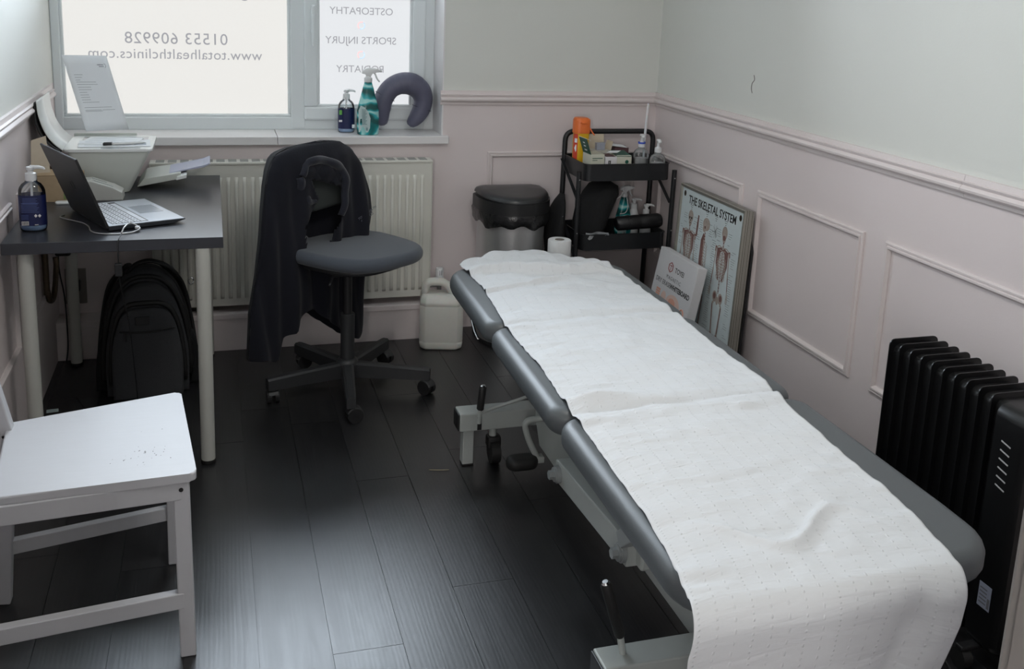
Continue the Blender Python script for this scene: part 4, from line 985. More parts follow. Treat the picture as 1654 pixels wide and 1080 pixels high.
def inpoly(x, y, P):
    c = False
    for i in range(len(P)):
        (x1, y1), (x2, y2) = P[i], P[i-1]
        if (y1 > y) != (y2 > y) and x < (x2-x1)*(y-y1)/(y2-y1)+x1: c = not c
    return c
def jfront(s, z):
    zt = .924; lo, hi = outl(z, -1), outl(z, 1); mid = (lo+hi)/2; hw = max(.01, (hi-lo)/2); q = (s-mid)/hw
    d = .045*max(0, 1-abs(q)**2.4)**.6                       # bulge away from the backrest
    top = max(0, min(1, (zt-z)/.06)); d = d*(top**.5)
    below = max(0, min(1, (.60-z)/.35)); d -= .02*below
    # vertical folds
    fold = .013*math.sin(s*38+1.1*math.sin(z*5))+.008*math.sin(s*83+z*7)+.014*noise.noise(Vector((s*7, z*4, 2)))
    d += fold*min(1, (zt-z)/.22)*(.35+.65*min(1, (zt-z)/.45))
    # sleeve at the left: tube-like ridge; placket on the right
    d += .018*gz(s, interp([(.1, -.27), (.8, -.21)], z), .045)*min(1, (zt-z)/.25)
    d += .010*gz(s, .20, .03)*min(1, (zt-z)/.3)
    return .020+d
bm = B(); NI, NJ = 84, 110
def jgrid(fn, holes):
    g = []
    for j in range(NJ+1):
        row = []
        for i in range(NI+1):
            t = i/NI
            zt = .923; w = j/NJ
            # column base position from the widest outline, hem decides the lower end
            s0 = -.335+t*.63
            zb = interp(HEM, s0)+.006*math.sin(s0*60)
            z = zt-(zt-zb)*(w**1.0)
            lo, hi = outl(z, -1), outl(z, 1)
            lo0, hi0 = -.335, .295
            s = lo+(hi-lo)*t
            # near the hem keep columns so that the hem outline is right
            s = s*(1-w**3)+max(lo, min(hi, s0))*w**3
            row.append((s, z))
        g.append(row)
    V = [[bm.verts.new(fn(s, z)) for s, z in row] for row in g]
    for j in range(NJ):
        for i in range(NI):
            c = ((g[j][i][0]+g[j+1][i+1][0])/2, (g[j][i][1]+g[j+1][i+1][1])/2)
            if holes and inpoly(c[0], c[1], HOLE): continue
            bm.faces.new((V[j][i], V[j][i+1], V[j+1][i+1], V[j+1][i]))
    return V
JB = Vector((.345, 3.745, 0))
def jw(s, d, z): return JB+l_*s+f_*d+Vector((0, 0, z))
V1 = jgrid(lambda s, z: jw(s, jfront(s, z)+.022, z), True)
def jback(s, z):
    zt = .923; top = max(0, min(1, (zt-z)/.05))**.5; lo, hi = outl(z, -1), outl(z, 1); q = (s-(lo+hi)/2)/max(.01, (hi-lo)/2)
    return jw(s, -.070*top*max(.0, 1-abs(q)**4)**.5+.03-.008*math.sin(s*30), z)
V2 = jgrid(jback, False)
# close sides and top
for V_, k in ((0, 0), (NI, NI)):
    for j in range(NJ):
        try: bm.faces.new((V1[j][k], V1[j+1][k], V2[j+1][k], V2[j][k]))
        except ValueError: pass
for i in range(NI): bm.faces.new((V1[0][i], V1[0][i+1], V2[0][i+1], V2[0][i]))
bmesh.ops.delete(bm, geom=[v for v in bm.verts if not v.link_faces], context='VERTS')
jk = part('fleece_jacket', bm, M_NAVY, smooth=True, recalc=False); tag(jk, 'navy zip fleece jacket draped over the office chair backrest', 'jacket')
md = jk.modifiers.new('t', 'SOLIDIFY'); md.thickness = .0035; md.offset = -1
# collar band: folded ribbon round the opening
def ribbon(name, pts, widths, dp, m, th=.010):
    bm = B(); n = len(pts); rows = []
    P = smoothpath([(a, b_, 0) for a, b_ in pts], 6); wv = [interp([(i*6, w) for i, w in enumerate(widths)], k) for k in range(len(P))]
    for k, p in enumerate(P):
        t = (P[min(k+1, len(P)-1)]-P[max(k-1, 0)]).normalized(); nn = Vector((-t.y, t.x, 0)); row = []
        for q in range(7):
            u = q/6-.5; s, z = (p+nn*u*wv[k]).x, (p+nn*u*wv[k]).y
            row.append(bm.verts.new(jw(s, dp+.012*math.cos(u*PI)+.004*math.sin(k*.7), z)))
        rows.append(row)
    for a, b_ in zip(rows[:-1], rows[1:]):
        for q in range(6): bm.faces.new((a[q], a[q+1], b_[q+1], b_[q]))
    o = part(name, bm, m, jk, smooth=True, recalc=False); md = o.modifiers.new('t', 'SOLIDIFY'); md.thickness = th*.5; md.offset = 0; return o
ribbon('collar', [(-.128, .815), (-.105, .853), (-.06, .866), (.01, .850), (.066, .818), (.088, .765), (.086, .70), (.068, .640)], [.030, .03, .028, .028, .034, .040, .036, .03], .088, M_NAVYD)
ribbon('collar_stand', [(-.122, .828), (-.062, .822), (.0, .808), (.062, .782)], [.055, .062, .068, .060], .083, M_NAVY, .008)
ribbon('front_facing', [(-.135, .812), (-.122, .765), (-.098, .718), (-.060, .713)], [.030, .044, .034, .012], .083, M_NAVYD)
bm = B(); tube(bm, [jw(s, .080+.004, z) for s, z in smoothpath([(-.09, .802, 0), (-.014, .784, 0), (.065, .754, 0)], 5) and [(v.x, v.y) for v in smoothpath([(-.09, .802, 0), (-.014, .784, 0), (.065, .754, 0)], 5)]], .0022, 6); part('zip', bm, M_BLACK, jk, smooth=True)
for tx, sz, dz in (('TOTAL HEALTH', .0145, .0), ('CLINICS', .019, -.017)):
    text('embroidery', tx, sz, mat('grey_thread', (.14, .15, .18), .8), jk, frame(jw(.203, .094, .628+dz), l_+Vector((0, 0, .38)), (0, 0, 1)), .0004)

# ---------------------------------------------------------------- white wooden chair
wc = thing('wooden_chair', 'white-painted wooden dining chair with splashes on the seat, at lower left', 'chair', (-.28, 2.31, 0))
A_, B2, C_, D_ = (-.052, 2.112), (-.097, 2.575), (-.485, 2.462), (-.452, 2.085)
bm = B(); n4 = [Vector((*p, 0)) for p in (A_, B2, C_, D_)]
poly = rounded([tuple(n4[3].lerp(n4[0], .5)), n4[0], n4[1], n4[2]], .016, 5)[:-1]+[n4[2], n4[3]]
prism(bm, [(p.x, p.y) for p in poly], .430, .450, bev=.004); part('seat', bm, M_WOOD, wc)
bm = B(); rng = random.Random(3)
for k in range(30):
    u, v = rng.gauss(0, 1), rng.gauss(0, 1); x, y = -.165+.030*u+.012*v, 2.225+.022*v+.008*rng.gauss(0, 1)
    if k > 26: x, y = -.12+rng.uniform(-.1, .04), 2.33+rng.uniform(-.12, .12)
    a = rng.uniform(0, PI); r = rng.uniform(.0006, .0013); e = rng.choice((1, 1, 2.2, 3))
    bm.faces.new([bm.verts.new((x+math.cos(a)*r*e*math.cos(t)-math.sin(a)*r*math.sin(t), y+math.sin(a)*r*e*math.cos(t)+math.cos(a)*r*math.sin(t), .4504)) for t in (0, 1.05, 2.1, 3.14, 4.2, 5.2)])
part('seat_splashes', bm, mat('brown_splash', (.09, .08, .08), .7), wc)
def leg4(name, p, q, w, d, m=M_WOOD, par=wc):
    bm = B(); obox(bm, p, q, w, d, .003, up=(0, 1, 0)); return part(name, bm, m, par)
LA, LB = Vector((-.082, 2.132, 0)), Vector((-.124, 2.520, 0))
lA = leg4('leg', LA, LA+Vector((-.004, 0, .430)), .034, .036); lB = leg4('leg', LB, LB+Vector((.002, 0, .430)), .030, .034)
LC, LD = Vector((-.512, 2.432, 0)), Vector((-.500, 2.060, 0))
leg4('leg', LC, LC+Vector((.035, 0, .44)), .030, .034); leg4('leg', LD, LD+Vector((.035, 0, .44)), .030, .034)
for P_ in (LC, LD):
    bm = B(); q0 = P_+Vector((.035, 0, .43)); obox(bm, q0, q0+Vector((-.055, 0, .26)), .028, .034, .003, up=(0, 1, 0)); obox(bm, q0+Vector((-.055, 0, .258)), q0+Vector((-.085, 0, .44)), .028, .034, .003, up=(0, 1, 0)); part('back_post', bm, M_WOOD, wc)
for z, w in ((.84, .05), (.72, .03), (.60, .03)):
    bm = B(); x = -.478-.055*(z-.44)/.26; obox(bm, (x-.01, LD.y+.0, z), (x-.02, LC.y, z), .018, w, .004); part('back_slat', bm, M_WOOD, wc)
def rail4(name, p, q, w, h):
    bm = B(); obox(bm, p, q, w, h, .002); return part(name, bm, M_WOOD, wc)
rail4('apron', (-.085, 2.124, .409), (-.465, 2.088, .409), .020, .044); rail4('apron', (-.122, 2.530, .409), (-.470, 2.44, .409), .020, .044)
rail4('apron', (-.088, 2.14, .409), (-.120, 2.51, .409), .020, .044)
rail4('stretcher', (-.088, 2.125, .142), (-.485, 2.075, .142), .024, .038); rail4('stretcher', (-.132, 2.522, .141), (-.495, 2.437, .141), .022, .036)
bm = B(); cyl(bm, (-.086, 2.114, .412), (-.086, 2.1125, .412), .0048, 16); part('bolt_hole', bm, M_BLACK, lA)

# ---------------------------------------------------------------- backpack
bp_ = thing('backpack', 'charcoal backpack with zipped front pocket under the desk', 'backpack', (-.25, 3.72, 0), rad(3))
BM = WM[bp_]
def bsec(bm, hw, dep, zt, y0, n=2.6, steps=26, M=BM, z0=0.0, sag=.0):
    """bag compartment: arch-topped front outline extruded in depth with rounded edges"""
    rings = []
    for t, inset in ((0, .030), (.06, .012), (.2, 0), (.8, 0), (.94, .012), (1, .034)):
        y = y0+dep*t; ring = []; h = hw-inset; top = zt-inset
        for k in range(steps*2+1):
            a = PI*k/(steps*2); c, s = math.cos(a), math.sin(a)
            x = h*math.copysign(abs(c)**(2/n), c); z = z0+inset*.5 + (top-z0-inset*.5)*(abs(s)**(2/2.3))
            bul = 1+.03*math.sin(PI*min(1, max(0, z/zt)))
            ring.append(bm.verts.new(M@Vector((x*bul+.004*noise.noise(Vector((x*9, z*9, t))), y+.006*noise.noise(Vector((x*8, z*8, 3))), z))))
        rings.append(ring)
    for a, b_ in zip(rings[:-1], rings[1:]):
        m_ = len(a)
        for k in range(m_): bm.faces.new((a[k], a[(k+1) % m_], b_[(k+1) % m_], b_[k]))
    bm.faces.new(rings[0]); bm.faces.new(rings[-1][::-1])
bm = B(); bsec(bm, .154, .13, .452, .0); part('main_compartment', bm, M_BACKPACK, bp_, smooth=True, ang=60)
bm = B(); bsec(bm, .142, .075, .415, -.060); part('front_compartment', bm, M_BACKPACK, bp_, smooth=True, ang=60)
bm = B(); bsec(bm, .120, .05, .335, -.098, n=4.5); fp = part('front_pocket', bm, M_BACKPACK, bp_, smooth=True, ang=60)
def archpipe(name, hw, zt, y, r, n=2.6, z0=.05, par=bp_):
    bm = B(); P = []
    for k in range(33):
        a = PI*k/32; c, s = math.cos(a), math.sin(a); P.append(BM@Vector((hw*math.copysign(abs(c)**(2/n), c), y, z0+(zt-z0)*abs(s)**(2/2.3))))
    tube(bm, P, r, 8); return part(name, bm, M_RUBBER, par, smooth=True)
archpipe('zip', .149, .432, -.002, .009); archpipe('zip', .126, .350, -.060, .010, 4.0); archpipe('zip', .156, .446, .065, .008)
bm = B(); tube(bm, [BM@Vector(p) for p in smoothpath([(-.09, -.1045, .262), (0, -.107, .256), (.095, -.1035, .268)], 5)], .0035, 8); part('pocket_zip', bm, M_RUBBER, fp, smooth=True)
bm = B(); box(bm, (-.075, -.109, .225), (-.066, -.104, .255), .002, M=BM); part('zip_pull', bm, M_RUBBER, fp)
bm = B(); box(bm, (-.036, -.107, .284), (.012, -.1, .314), .002, M=BM); part('badge', bm, M_BLACK, fp)
bm = B(); tube(bm, [BM@Vector(p) for p in smoothpath([(-.06, .05, .432), (-.03, .045, .466), (.02, .04, .478), (.075, .045, .456), (.11, .055, .418)], 6)], .013, 10, flat=(1.3, .6)); part('carry_handle', bm, M_RUBBER, bp_, smooth=True)
for sx in (-1, 1):
    bm = B(); tube(bm, [BM@Vector(p) for p in smoothpath([(sx*.06, .13, .44), (sx*.12, .165, .36), (sx*.15, .17, .22), (sx*.165, .14, .08), (sx*.16, .10, .03)], 6)], .022, 10, flat=(1.2, .45)); part('shoulder_strap', bm, M_RUBBER, bp_, smooth=True)
    bm = B(); bsec(bm, .03, .085, .20, .005, M=BM@Matrix.Translation((sx*.150, 0, 0))); part('side_pocket', bm, M_BLKCLOTH, bp_, smooth=True, ang=60)
bm = B(); tube(bm, [BM@Vector((.158+.009*math.cos(a*PI/6), .0, .405+.013*math.sin(a*PI/6))) for a in range(13)], .0025, 6); part('zip_ring', bm, M_CHROME, bp_, smooth=True)
# pipes, sockets and plugs in the corner under the desk
pv = thing('pipe_valve', 'old radiator pipe and valve on the left wall under the desk', 'pipe valve', (-.585, 3.80, .33))
bm = B(); cyl(bm, (-.588, 3.80, .355), (-.588, 3.80, .52), .011, 12); cyl(bm, (-.588, 3.80, .52), (-.588, 3.80, .55), .016, 10); cyl(bm, (-.588, 3.80, .545), (-.560, 3.78, .56), .010, 10); part('pipe', bm, M_BRASS, pv, smooth=True, ang=40)
bm = B(); tube(bm, smoothpath([(-.586, 3.80, .37), (-.582, 3.81, .33), (-.575, 3.86, .33), (-.570, 3.92, .42), (-.572, 3.93, .46)], 5), .010, 10); part('pipe_bend', bm, M_BRASS, pv, smooth=True)
ad_ = B(); box(ad_, (-.575, 3.93, .46), (-.520, 3.975, .60), .008); pa = tag(part('power_adapter', ad_, M_BLACK), 'black power adapter hanging under the rear of the desk', 'adapter')
sk_ = thing('wall_socket', 'small wall socket low in the corner behind the desk leg', 'socket', (-.53, YB, .22))
bm = B(); box(bm, (-.578, YB-.012, .20), (-.500, YB, .345), .003); part('face_plate', bm, mat('aged_white_plastic', (.22, .20, .18), .5), sk_)
bm = B(); box(bm, (-.560, YB-.045, .26), (-.52, YB-.012, .30), .004); part('plug', bm, M_BLACK, sk_)
bm = B(); tube(bm, smoothpath([(-.565, 3.955, .47), (-.568, 3.97, .40), (-.565, 4.045, .27), (-.562, 4.045, .17), (-.562, 4.04, .07), (-.57, 4.03, .006)], 6), .0028, 8); tag(part('power_cable', bm, M_BLACK, smooth=True), 'black cable running down the skirting in the corner under the desk', 'cable')
bm = B(); box(bm, (-.0, 0, 0), (.05, .035, .006), .001, M=Matrix.Translation((-.580, 3.545, 0))@Matrix.Rotation(rad(8), 4, 'Z')); sb = tag(part('packet', bm, M_BLACK), 'small dark packet with a pale label on the floor by the desk leg', 'packet')
bm = B(); box(bm, (.006, .004, .006), (.044, .031, .0064), M=Matrix.Translation((-.580, 3.545, 0))@Matrix.Rotation(rad(8), 4, 'Z')); part('label', bm, mat('pale_label', (.5, .6, .6), .4), sb)

# ---------------------------------------------------------------- jerrycan
jc = thing('jerrycan', 'translucent white plastic jerrycan on the floor by the skirting', 'jerrycan', (.905, 3.965, 0), rad(-13))
JM = WM[jc]
def octo(hx, hy, c): return [(hx, -hy+c), (hx, hy-c), (hx-c, hy), (-hx+c, hy), (-hx, hy-c), (-hx, -hy+c), (-hx+c, -hy), (hx-c, -hy)]
bm = B(); rings = []
for z, s, c in ((0, .86, .018), (.006, .95, .022), (.030, 1.0, .024), (.034, .965, .023), (.038, 1.0, .024), (.188, 1.0, .024), (.192, .965, .023), (.196, 1.0, .024), (.208, .98, .024)):
    rings.append([bm.verts.new(JM@Vector((x, y, z))) for x, y in octo(.0915*s, .062*s, c)])
for z, s, sy in ((.222, .95, .86), (.236, .88, .68)):
    rings.append([bm.verts.new(JM@Vector((x, y, z))) for x, y in octo(.0915*s, .062*sy, .022)])
for a, b_ in zip(rings[:-1], rings[1:]):
    for k in range(8): bm.faces.new((a[k], a[(k+1) % 8], b_[(k+1) % 8], b_[k]))
bm.faces.new(rings[0][::-1]); bm.faces.new(rings[-1])
bmesh.ops.bevel(bm, geom=[e for e in bm.edges], offset=.0025, segments=1, affect='EDGES')
part('body', bm, M_HDPE, jc, smooth=True, ang=28)
bm = B(); tube(bm, [JM@Vector(p) for p in rounded([(-.076, 0, .215), (-.066, 0, .284), (.014, 0, .284), (.052, 0, .222)], .030, 6)], .0165, 14, flat=(1.35, .95)); part('handle', bm, M_HDPE, jc, smooth=True)
bm = B(); lathe(bm, [(.018, 0), (.018, .012), (.024, .012), (.024, .034), (.022, .036)], JM@Vector((.060, .0, .238)), 24); part('cap', bm, M_HDPE, jc, smooth=True, ang=40)

# ---------------------------------------------------------------- pedal bin with liner, toilet rolls
bn = thing('waste_bin', 'brushed steel bin with black D-shaped lid and bin liner', 'bin', (1.215, 3.99, 0))
bx, by = 1.217, 4.015
def dshape(hw, fr, bk_, seg=36):
    """flat back, bulging front"""
    out = []
    for k in range(seg+1):
        a = PI+PI*k/seg; out.append((bx+hw*math.cos(a), by+fr*math.sin(a)))
    for k in range(5): out.append((bx+hw-.0, by+bk_*(k+1)/5)) if k < 4 else None
    out += [(bx+hw-.02, by+bk_), (bx-hw+.02, by+bk_)] + [(bx-hw, by+bk_*(4-k)/5) for k in range(4)]
    return out
bm = B(); prism(bm, dshape(.136, .150, .100), .012, .56); part('body', bm, M_STEEL, bn, smooth=True, ang=35)
bm = B(); prism(bm, dshape(.140, .155, .104), 0, .016, bev=.003); part('base', bm, M_BLACK, bn, smooth=True, ang=35)
bm = B()
rings = []
pl_ = dshape(.150, .165, .112); n = len(pl_)
for j, (z, s) in enumerate(((.528, 1.0), (.535, 1.03), (.553, 1.045), (.575, 1.05), (.588, 1.02))):
    ring = []
    for k, (x, y) in enumerate(pl_):
        w = .006*math.sin(k*.8)+.006*math.sin(k*.37+2)+.008*noise.noise(Vector((k*.3, 0, 0)))
        q = s*(1+.02*noise.noise(Vector((k*.7, z*30, 1))))
        ring.append(bm.verts.new((bx+(x-bx)*q, by+(y-by)*q, z+(w if j == 0 else w*.4 if j == 1 else 0))))
    rings.append(ring)
for a, b_ in zip(rings[:-1], rings[1:]):
    for k in range(n): bm.faces.new((a[k], a[(k+1) % n], b_[(k+1) % n], b_[k]))
ln = part('bin_liner', bm, M_BAG, bn, smooth=True)
bm = B(); prism(bm, dshape(.156, .172, .112), .582, .634, bev=.006); rim = part('lid_rim', bm, M_BLACK, bn, smooth=True, ang=35)
bm = B()
pl_ = dshape(.150, .166, .108); rings = []
for z, s in ((.634, 1), (.644, .985), (.652, .94), (.657, .80), (.658, .4)): rings.append([bm.verts.new((bx+(x-bx)*s, by+(y-by)*s+.005*(1-s), z+(.010 if y > by else .010*(1-(by-y)/.17)))) for x, y in pl_])
for a, b_ in zip(rings[:-1], rings[1:]):
    for k in range(n): bm.faces.new((a[k], a[(k+1) % n], b_[(k+1) % n], b_[k]))
bm.faces.new(rings[0][::-1]); bm.faces.new(rings[-1]); part('lid', bm, mat('satin_black_lid', (.022, .023, .025), .33, scale=60), bn, smooth=True, ang=40)
bm = B(); box(bm, (1.195, 3.855, .004), (1.24, 3.875, .012), .002); part('pedal', bm, M_BLACK, bn)
for k in range(5):
    z = k*.0985
    if k == 0: z = 0
    bm = B(); c = (1.362+.002*(k % 2), 3.805, z)
    lathe(bm, [(.020, 0), (.046, 0), (.0485, .003), (.0485, .0945), (.046, .0975), (.020, .0975)], c, 36, cap=False)
    lb_ = ['bottom toilet roll of the stack beside the bin', 'second toilet roll from the floor beside the bin', 'middle toilet roll of the stack beside the bin', 'fourth toilet roll up, just under the top one beside the bin', 'white toilet roll on top of the stack beside the bin'][k]
    o = tag(part('toilet_roll', bm, M_TISSUE, smooth=True, ang=40), lb_, 'toilet roll', 'toilet rolls stacked beside the bin')
    bm = B(); lathe(bm, [(.0195, 0.001), (.0205, .001), (.0205, .0965), (.0195, .0965), (.0195, .001)], c, 24, cap=False); part('core', bm, M_TUBE, o, smooth=True, ang=40)

# ---------------------------------------------------------------- trolley
tr = thing('utility_trolley', 'black metal three-tier trolley with rounded push handle in the back corner', 'trolley', (1.68, 3.99, 0))
TX0, TX1, TY0, TY1 = 1.478, 1.868, 3.855, 4.130
def tray(z0, z1):
    bm = B(); o = rrect(TX1-TX0, TY1-TY0, .03, 5, (TX0+TX1)/2, (TY0+TY1)/2); i_ = rrect(TX1-TX0-.005, TY1-TY0-.005, .028, 5, (TX0+TX1)/2, (TY0+TY1)/2); lip = rrect(TX1-TX0+.008, TY1-TY0+.008, .033, 5, (TX0+TX1)/2, (TY0+TY1)/2)
    R1 = [[bm.verts.new((x, y, z)) for x, y in P] for P, z in ((o, z0), (o, z1-.004), (lip, z1-.003), (lip, z1), (i_, z1), (i_, z0+.003))]
    n = len(o)
    for a, b_ in zip(R1[:-1], R1[1:]):
        for k in range(n): bm.faces.new((a[k], a[(k+1) % n], b_[(k+1) % n], b_[k]))
    bm.faces.new(R1[0][::-1]); bm.faces.new(R1[-1]); part('tray', bm, M_BLACKM, tr, smooth=True, ang=35)
tray(.724, .797); tray(.424, .494); tray(.130, .200)
bm = B(); tube(bm, rounded([(1.470, 4.138, .05), (1.482, 4.140, .60), (1.486, 4.143, .893), (1.908, 4.143, .893), (1.906, 4.140, .60), (1.896, 4.138, .05)], .042, 7), .0115, 14); part('handle_frame', bm, M_BLACKM, tr, smooth=True)
for x0, x1 in ((1.456, 1.458), (1.893, 1.884)):
    bm = B(); tube(bm, [(x1, 3.868, .05), (x0, 3.868, .765)], .0105, 12); part('front_leg', bm, M_BLACKM, tr, smooth=True, ang=40)
for x in (1.468, 1.885):
    bm = B(); obox(bm, (x, 3.875, .62), (x, 4.125, .775), .004, .014, .001, up=(1, 0, 0)); part('brace', bm, M_BLACKM, tr)
    bm = B(); obox(bm, (x, 3.875, .36), (x, 4.125, .56), .004, .014, .001, up=(1, 0, 0)); part('brace', bm, M_BLACKM, tr)
    for z in (.47, .70):
        bm = B(); cyl(bm, (x-.014 if x < 1.6 else x+.010, 3.866, z+.03), (x-.011 if x < 1.6 else x+.007, 3.857, z+.03), .003, 8); part('rivet', bm, M_SILVER, tr)
for x in (1.458, 1.884):
    for y in (3.868, 4.12):
        bm = B(); cyl(bm, (x-.01, y, .026), (x+.01, y, .026), .026, 20); cyl(bm, (x, y, .03), (x, y, .06), .006, 8); part('caster', bm, M_RUBBER, tr, smooth=True, ang=40)
TZ = .7275
# sharps container
sh_ = thing('sharps_container', 'yellow sharps container with an orange lid standing in the top trolley tray', 'sharps container', (1.522, 4.045, TZ))
bm = B(); loft(bm, [(TZ, 1.522, 4.045, .031, .028, 2.8), (TZ+.01, 1.522, 4.045, .0325, .0295, 2.8), (.916, 1.522, 4.045, .0335, .030, 2.8)], 40); part('body', bm, M_YELLOW, sh_, smooth=True, ang=50)
bm = B(); loft(bm, [(.902, 1.522, 4.045, .0365, .033, 2.8), (.955, 1.522, 4.045, .036, .033, 2.8), (.962, 1.522, 4.045, .0345, .031, 2.8), (.968, 1.519, 4.045, .028, .027, 2.4)], 40); part('lid', bm, M_ORANGE, sh_, smooth=True, ang=35)
bm = B(); box(bm, (1.505, 4.005, .945), (1.535, 4.015, .951), .002); part('lid_catch', bm, M_ORANGE, sh_)
bm = B(); tube(bm, [(1.555, 4.03, .925), (1.565, 4.02, .905), (1.572, 4.012, .895)], .003, 8); part('strap', bm, M_ORANGE, sh_)
bm = B(); Q = sell(.0342, .0307, 2.8, 60)[30:40]; lo = [bm.verts.new((1.522+x, 4.045+y, TZ+.02)) for x, y in Q]; hi = [bm.verts.new((1.522+x, 4.045+y, .900)) for x, y in Q]
for k in range(len(Q)-1): bm.faces.new((lo[k], lo[k+1], hi[k+1], hi[k]))
lb = part('red_label', bm, M_RED, sh_, smooth=True)
bm = B(); Q = sell(.0346, .0311, 2.8, 60)[33:39]; lo = [bm.verts.new((1.522+x, 4.045+y, .862)) for x, y in Q]; hi = [bm.verts.new((1.522+x, 4.045+y, .880)) for x, y in Q]
for k in range(len(Q)-1): bm.faces.new((lo[k], lo[k+1], hi[k+1], hi[k]))
x_, y_ = Q[3]; z = .838; pts = [bm.verts.new((1.522+x_+a*.006, 4.045+y_-.0008-a*.003, z+b_*.017)) for a, b_ in ((-1, 0), (0, -1), (1, 0), (0, 1))]; bm.faces.new(pts); part('label_print', bm, M_PAPER, lb)
# cartons of acupuncture supplies
def carton(x, y, w, d, h, rz, m, name, label, z=TZ, grp=None):
    t = thing(name, label, 'box', (x, y, z), rad(rz), grp); bm = B(); box(bm, (-w/2, -d/2, 0), (w/2, d/2, h), .0008, 1, M=WM[t]); part('carton', bm, m, t); return t
G = 'small cartons in the top trolley tray'
c1 = carton(1.543, 3.935, .062, .085, .104, 4, M_BOXC, 'carton', 'cream carton with raised green flap at the front left of the trolley tray', grp=G); M1 = WM[c1]
bm = B(); prism(bm, [(-.040, 0), (.040, 0), (.040, .070), (-.040, .070)], 0, .0015, M=M1@frame((-.031, 0, .104), (0, -1, 0), (-.35, 0, 1))); fl = part('flap', bm, M_GREEN, c1)
bm = B(); prism(bm, [(-.040, 0), (.040, 0), (.038, .022), (-.038, .022)], 0, .0015, M=M1@frame((-.0555, 0, .170), (0, -1, 0), (1, 0, -.35))); part('tuck_flap', bm, M_PAPER, c1)
bm = B(); box(bm, (-.025, -.0436, .086), (.022, -.0430, .089), M=M1); box(bm, (-.025, -.0436, .078), (-.002, -.0430, .0805), M=M1); part('print', bm, M_GREEN, c1)
bm = B()
for q in (.012, .03, .045): box(bm, (-.015+q*.1, q, -.0003), (.013-q*.1, q+.006, 0.0), M=M1@frame((-.0326, 0, .104), (0, -1, 0), (-.35, 0, 1)))
part('emblem', bm, M_PAPER, fl)
c2 = carton(1.605, 3.93, .052, .085, .094, 0, mat('white_card', (.68, .67, .68), .5), 'carton', 'small white carton with a dark square mark, front middle of the trolley tray', grp=G); M2_ = WM[c2]
bm = B(); 
for a in ((-.013, .062, -.009, .078), (-.013, .062, -.002, .065), (-.006, .062, -.002, .078), (-.013, .075, -.002, .078)): box(bm, (a[0], -.0432, a[1]), (a[2], -.0428, a[3]), M=M2_)
part('square_mark', bm, M_BLACKINK, c2)
bm = B(); box(bm, (-.0262, -.03, .012), (-.0261, .04, .090), M=M2_); box(bm, (-.022, -.04, .0941), (.022, .04, .0946), M=M2_); part('dark_panel', bm, M_MAROON, c2)
c3 = carton(1.668, 3.94, .066, .10, .098, -3, M_BOXC, 'carton', 'cream and green carton lying open at the front right of the cartons', grp=G); M3_ = WM[c3]
bm = B(); prism(bm, [(-.034, -.052), (.032, -.052), (.034, .055), (-.034, .055)], 0, .002, M=M3_@Matrix.Translation((0, 0, .0985))@Matrix.Rotation(rad(4), 4, 'X')); part('flap', bm, M_GREEN, c3)
bm = B(); prism(bm, [(-.012, -.03), (.012, -.03), (.012, .03), (-.012, .03)], 0, .0015, M=M3_@Matrix.Translation((-.036, -.01, .108))@Matrix.Rotation(rad(-18), 4, 'Y')@Matrix.Rotation(rad(30), 4, 'Z')); part('tuck_flap', bm, M_PAPER, c3)
bm = B(); P = [(.012+.008*math.cos(a*PI/8), .072+.008*math.sin(a*PI/8)) for a in range(16)]; bm.faces.new([bm.verts.new(M3_@Vector((x, -.0506, z))) for x, z in P]); part('round_mark', bm, M_GREEN, c3)
c4 = carton(1.608, 4.045, .085, .07, .10, 6, mat('kraft_white', (.52, .50, .45), .6), 'open_carton', 'open pale carton with its flaps up behind the green-flapped carton', grp=G); M4_ = WM[c4]
bm = B(); prism(bm, [(-.042, 0), (.042, 0), (.042, .062), (-.042, .062)], 0, .0015, M=M4_@frame((0, .035, .10), (1, 0, 0), (0, .1, 1))); part('flap', bm, M_CARDI, c4)
bm = B(); prism(bm, [(-.03, 0), (.03, 0), (.026, .04), (-.03, .04)], 0, .0015, M=M4_@frame((.0425, 0, .10), (0, 1, 0), (.25, 0, 1))); part('flap', bm, M_CARDI, c4)
bm = B(); box(bm, (-.02, -.02, .10), (.02, .0, .132), .001, M=M4_); part('inner_card', bm, mat('blue_grey_card', (.36, .38, .44), .6), c4)
c5 = carton(1.708, 4.050, .064, .07, .112, -8, M_MAROON, 'carton', 'dark maroon and white carton behind the front row in the trolley tray', grp=G); M5_ = WM[c5]
bm = B(); prism(bm, [(-.036, -.036), (.036, -.036), (.030, .034), (-.030, .034)], 0, .0015, M=M5_@Matrix.Translation((-.01, -.0, .116))@Matrix.Rotation(rad(6), 4, 'Y')); part('flap', bm, M_PAPER, c5)
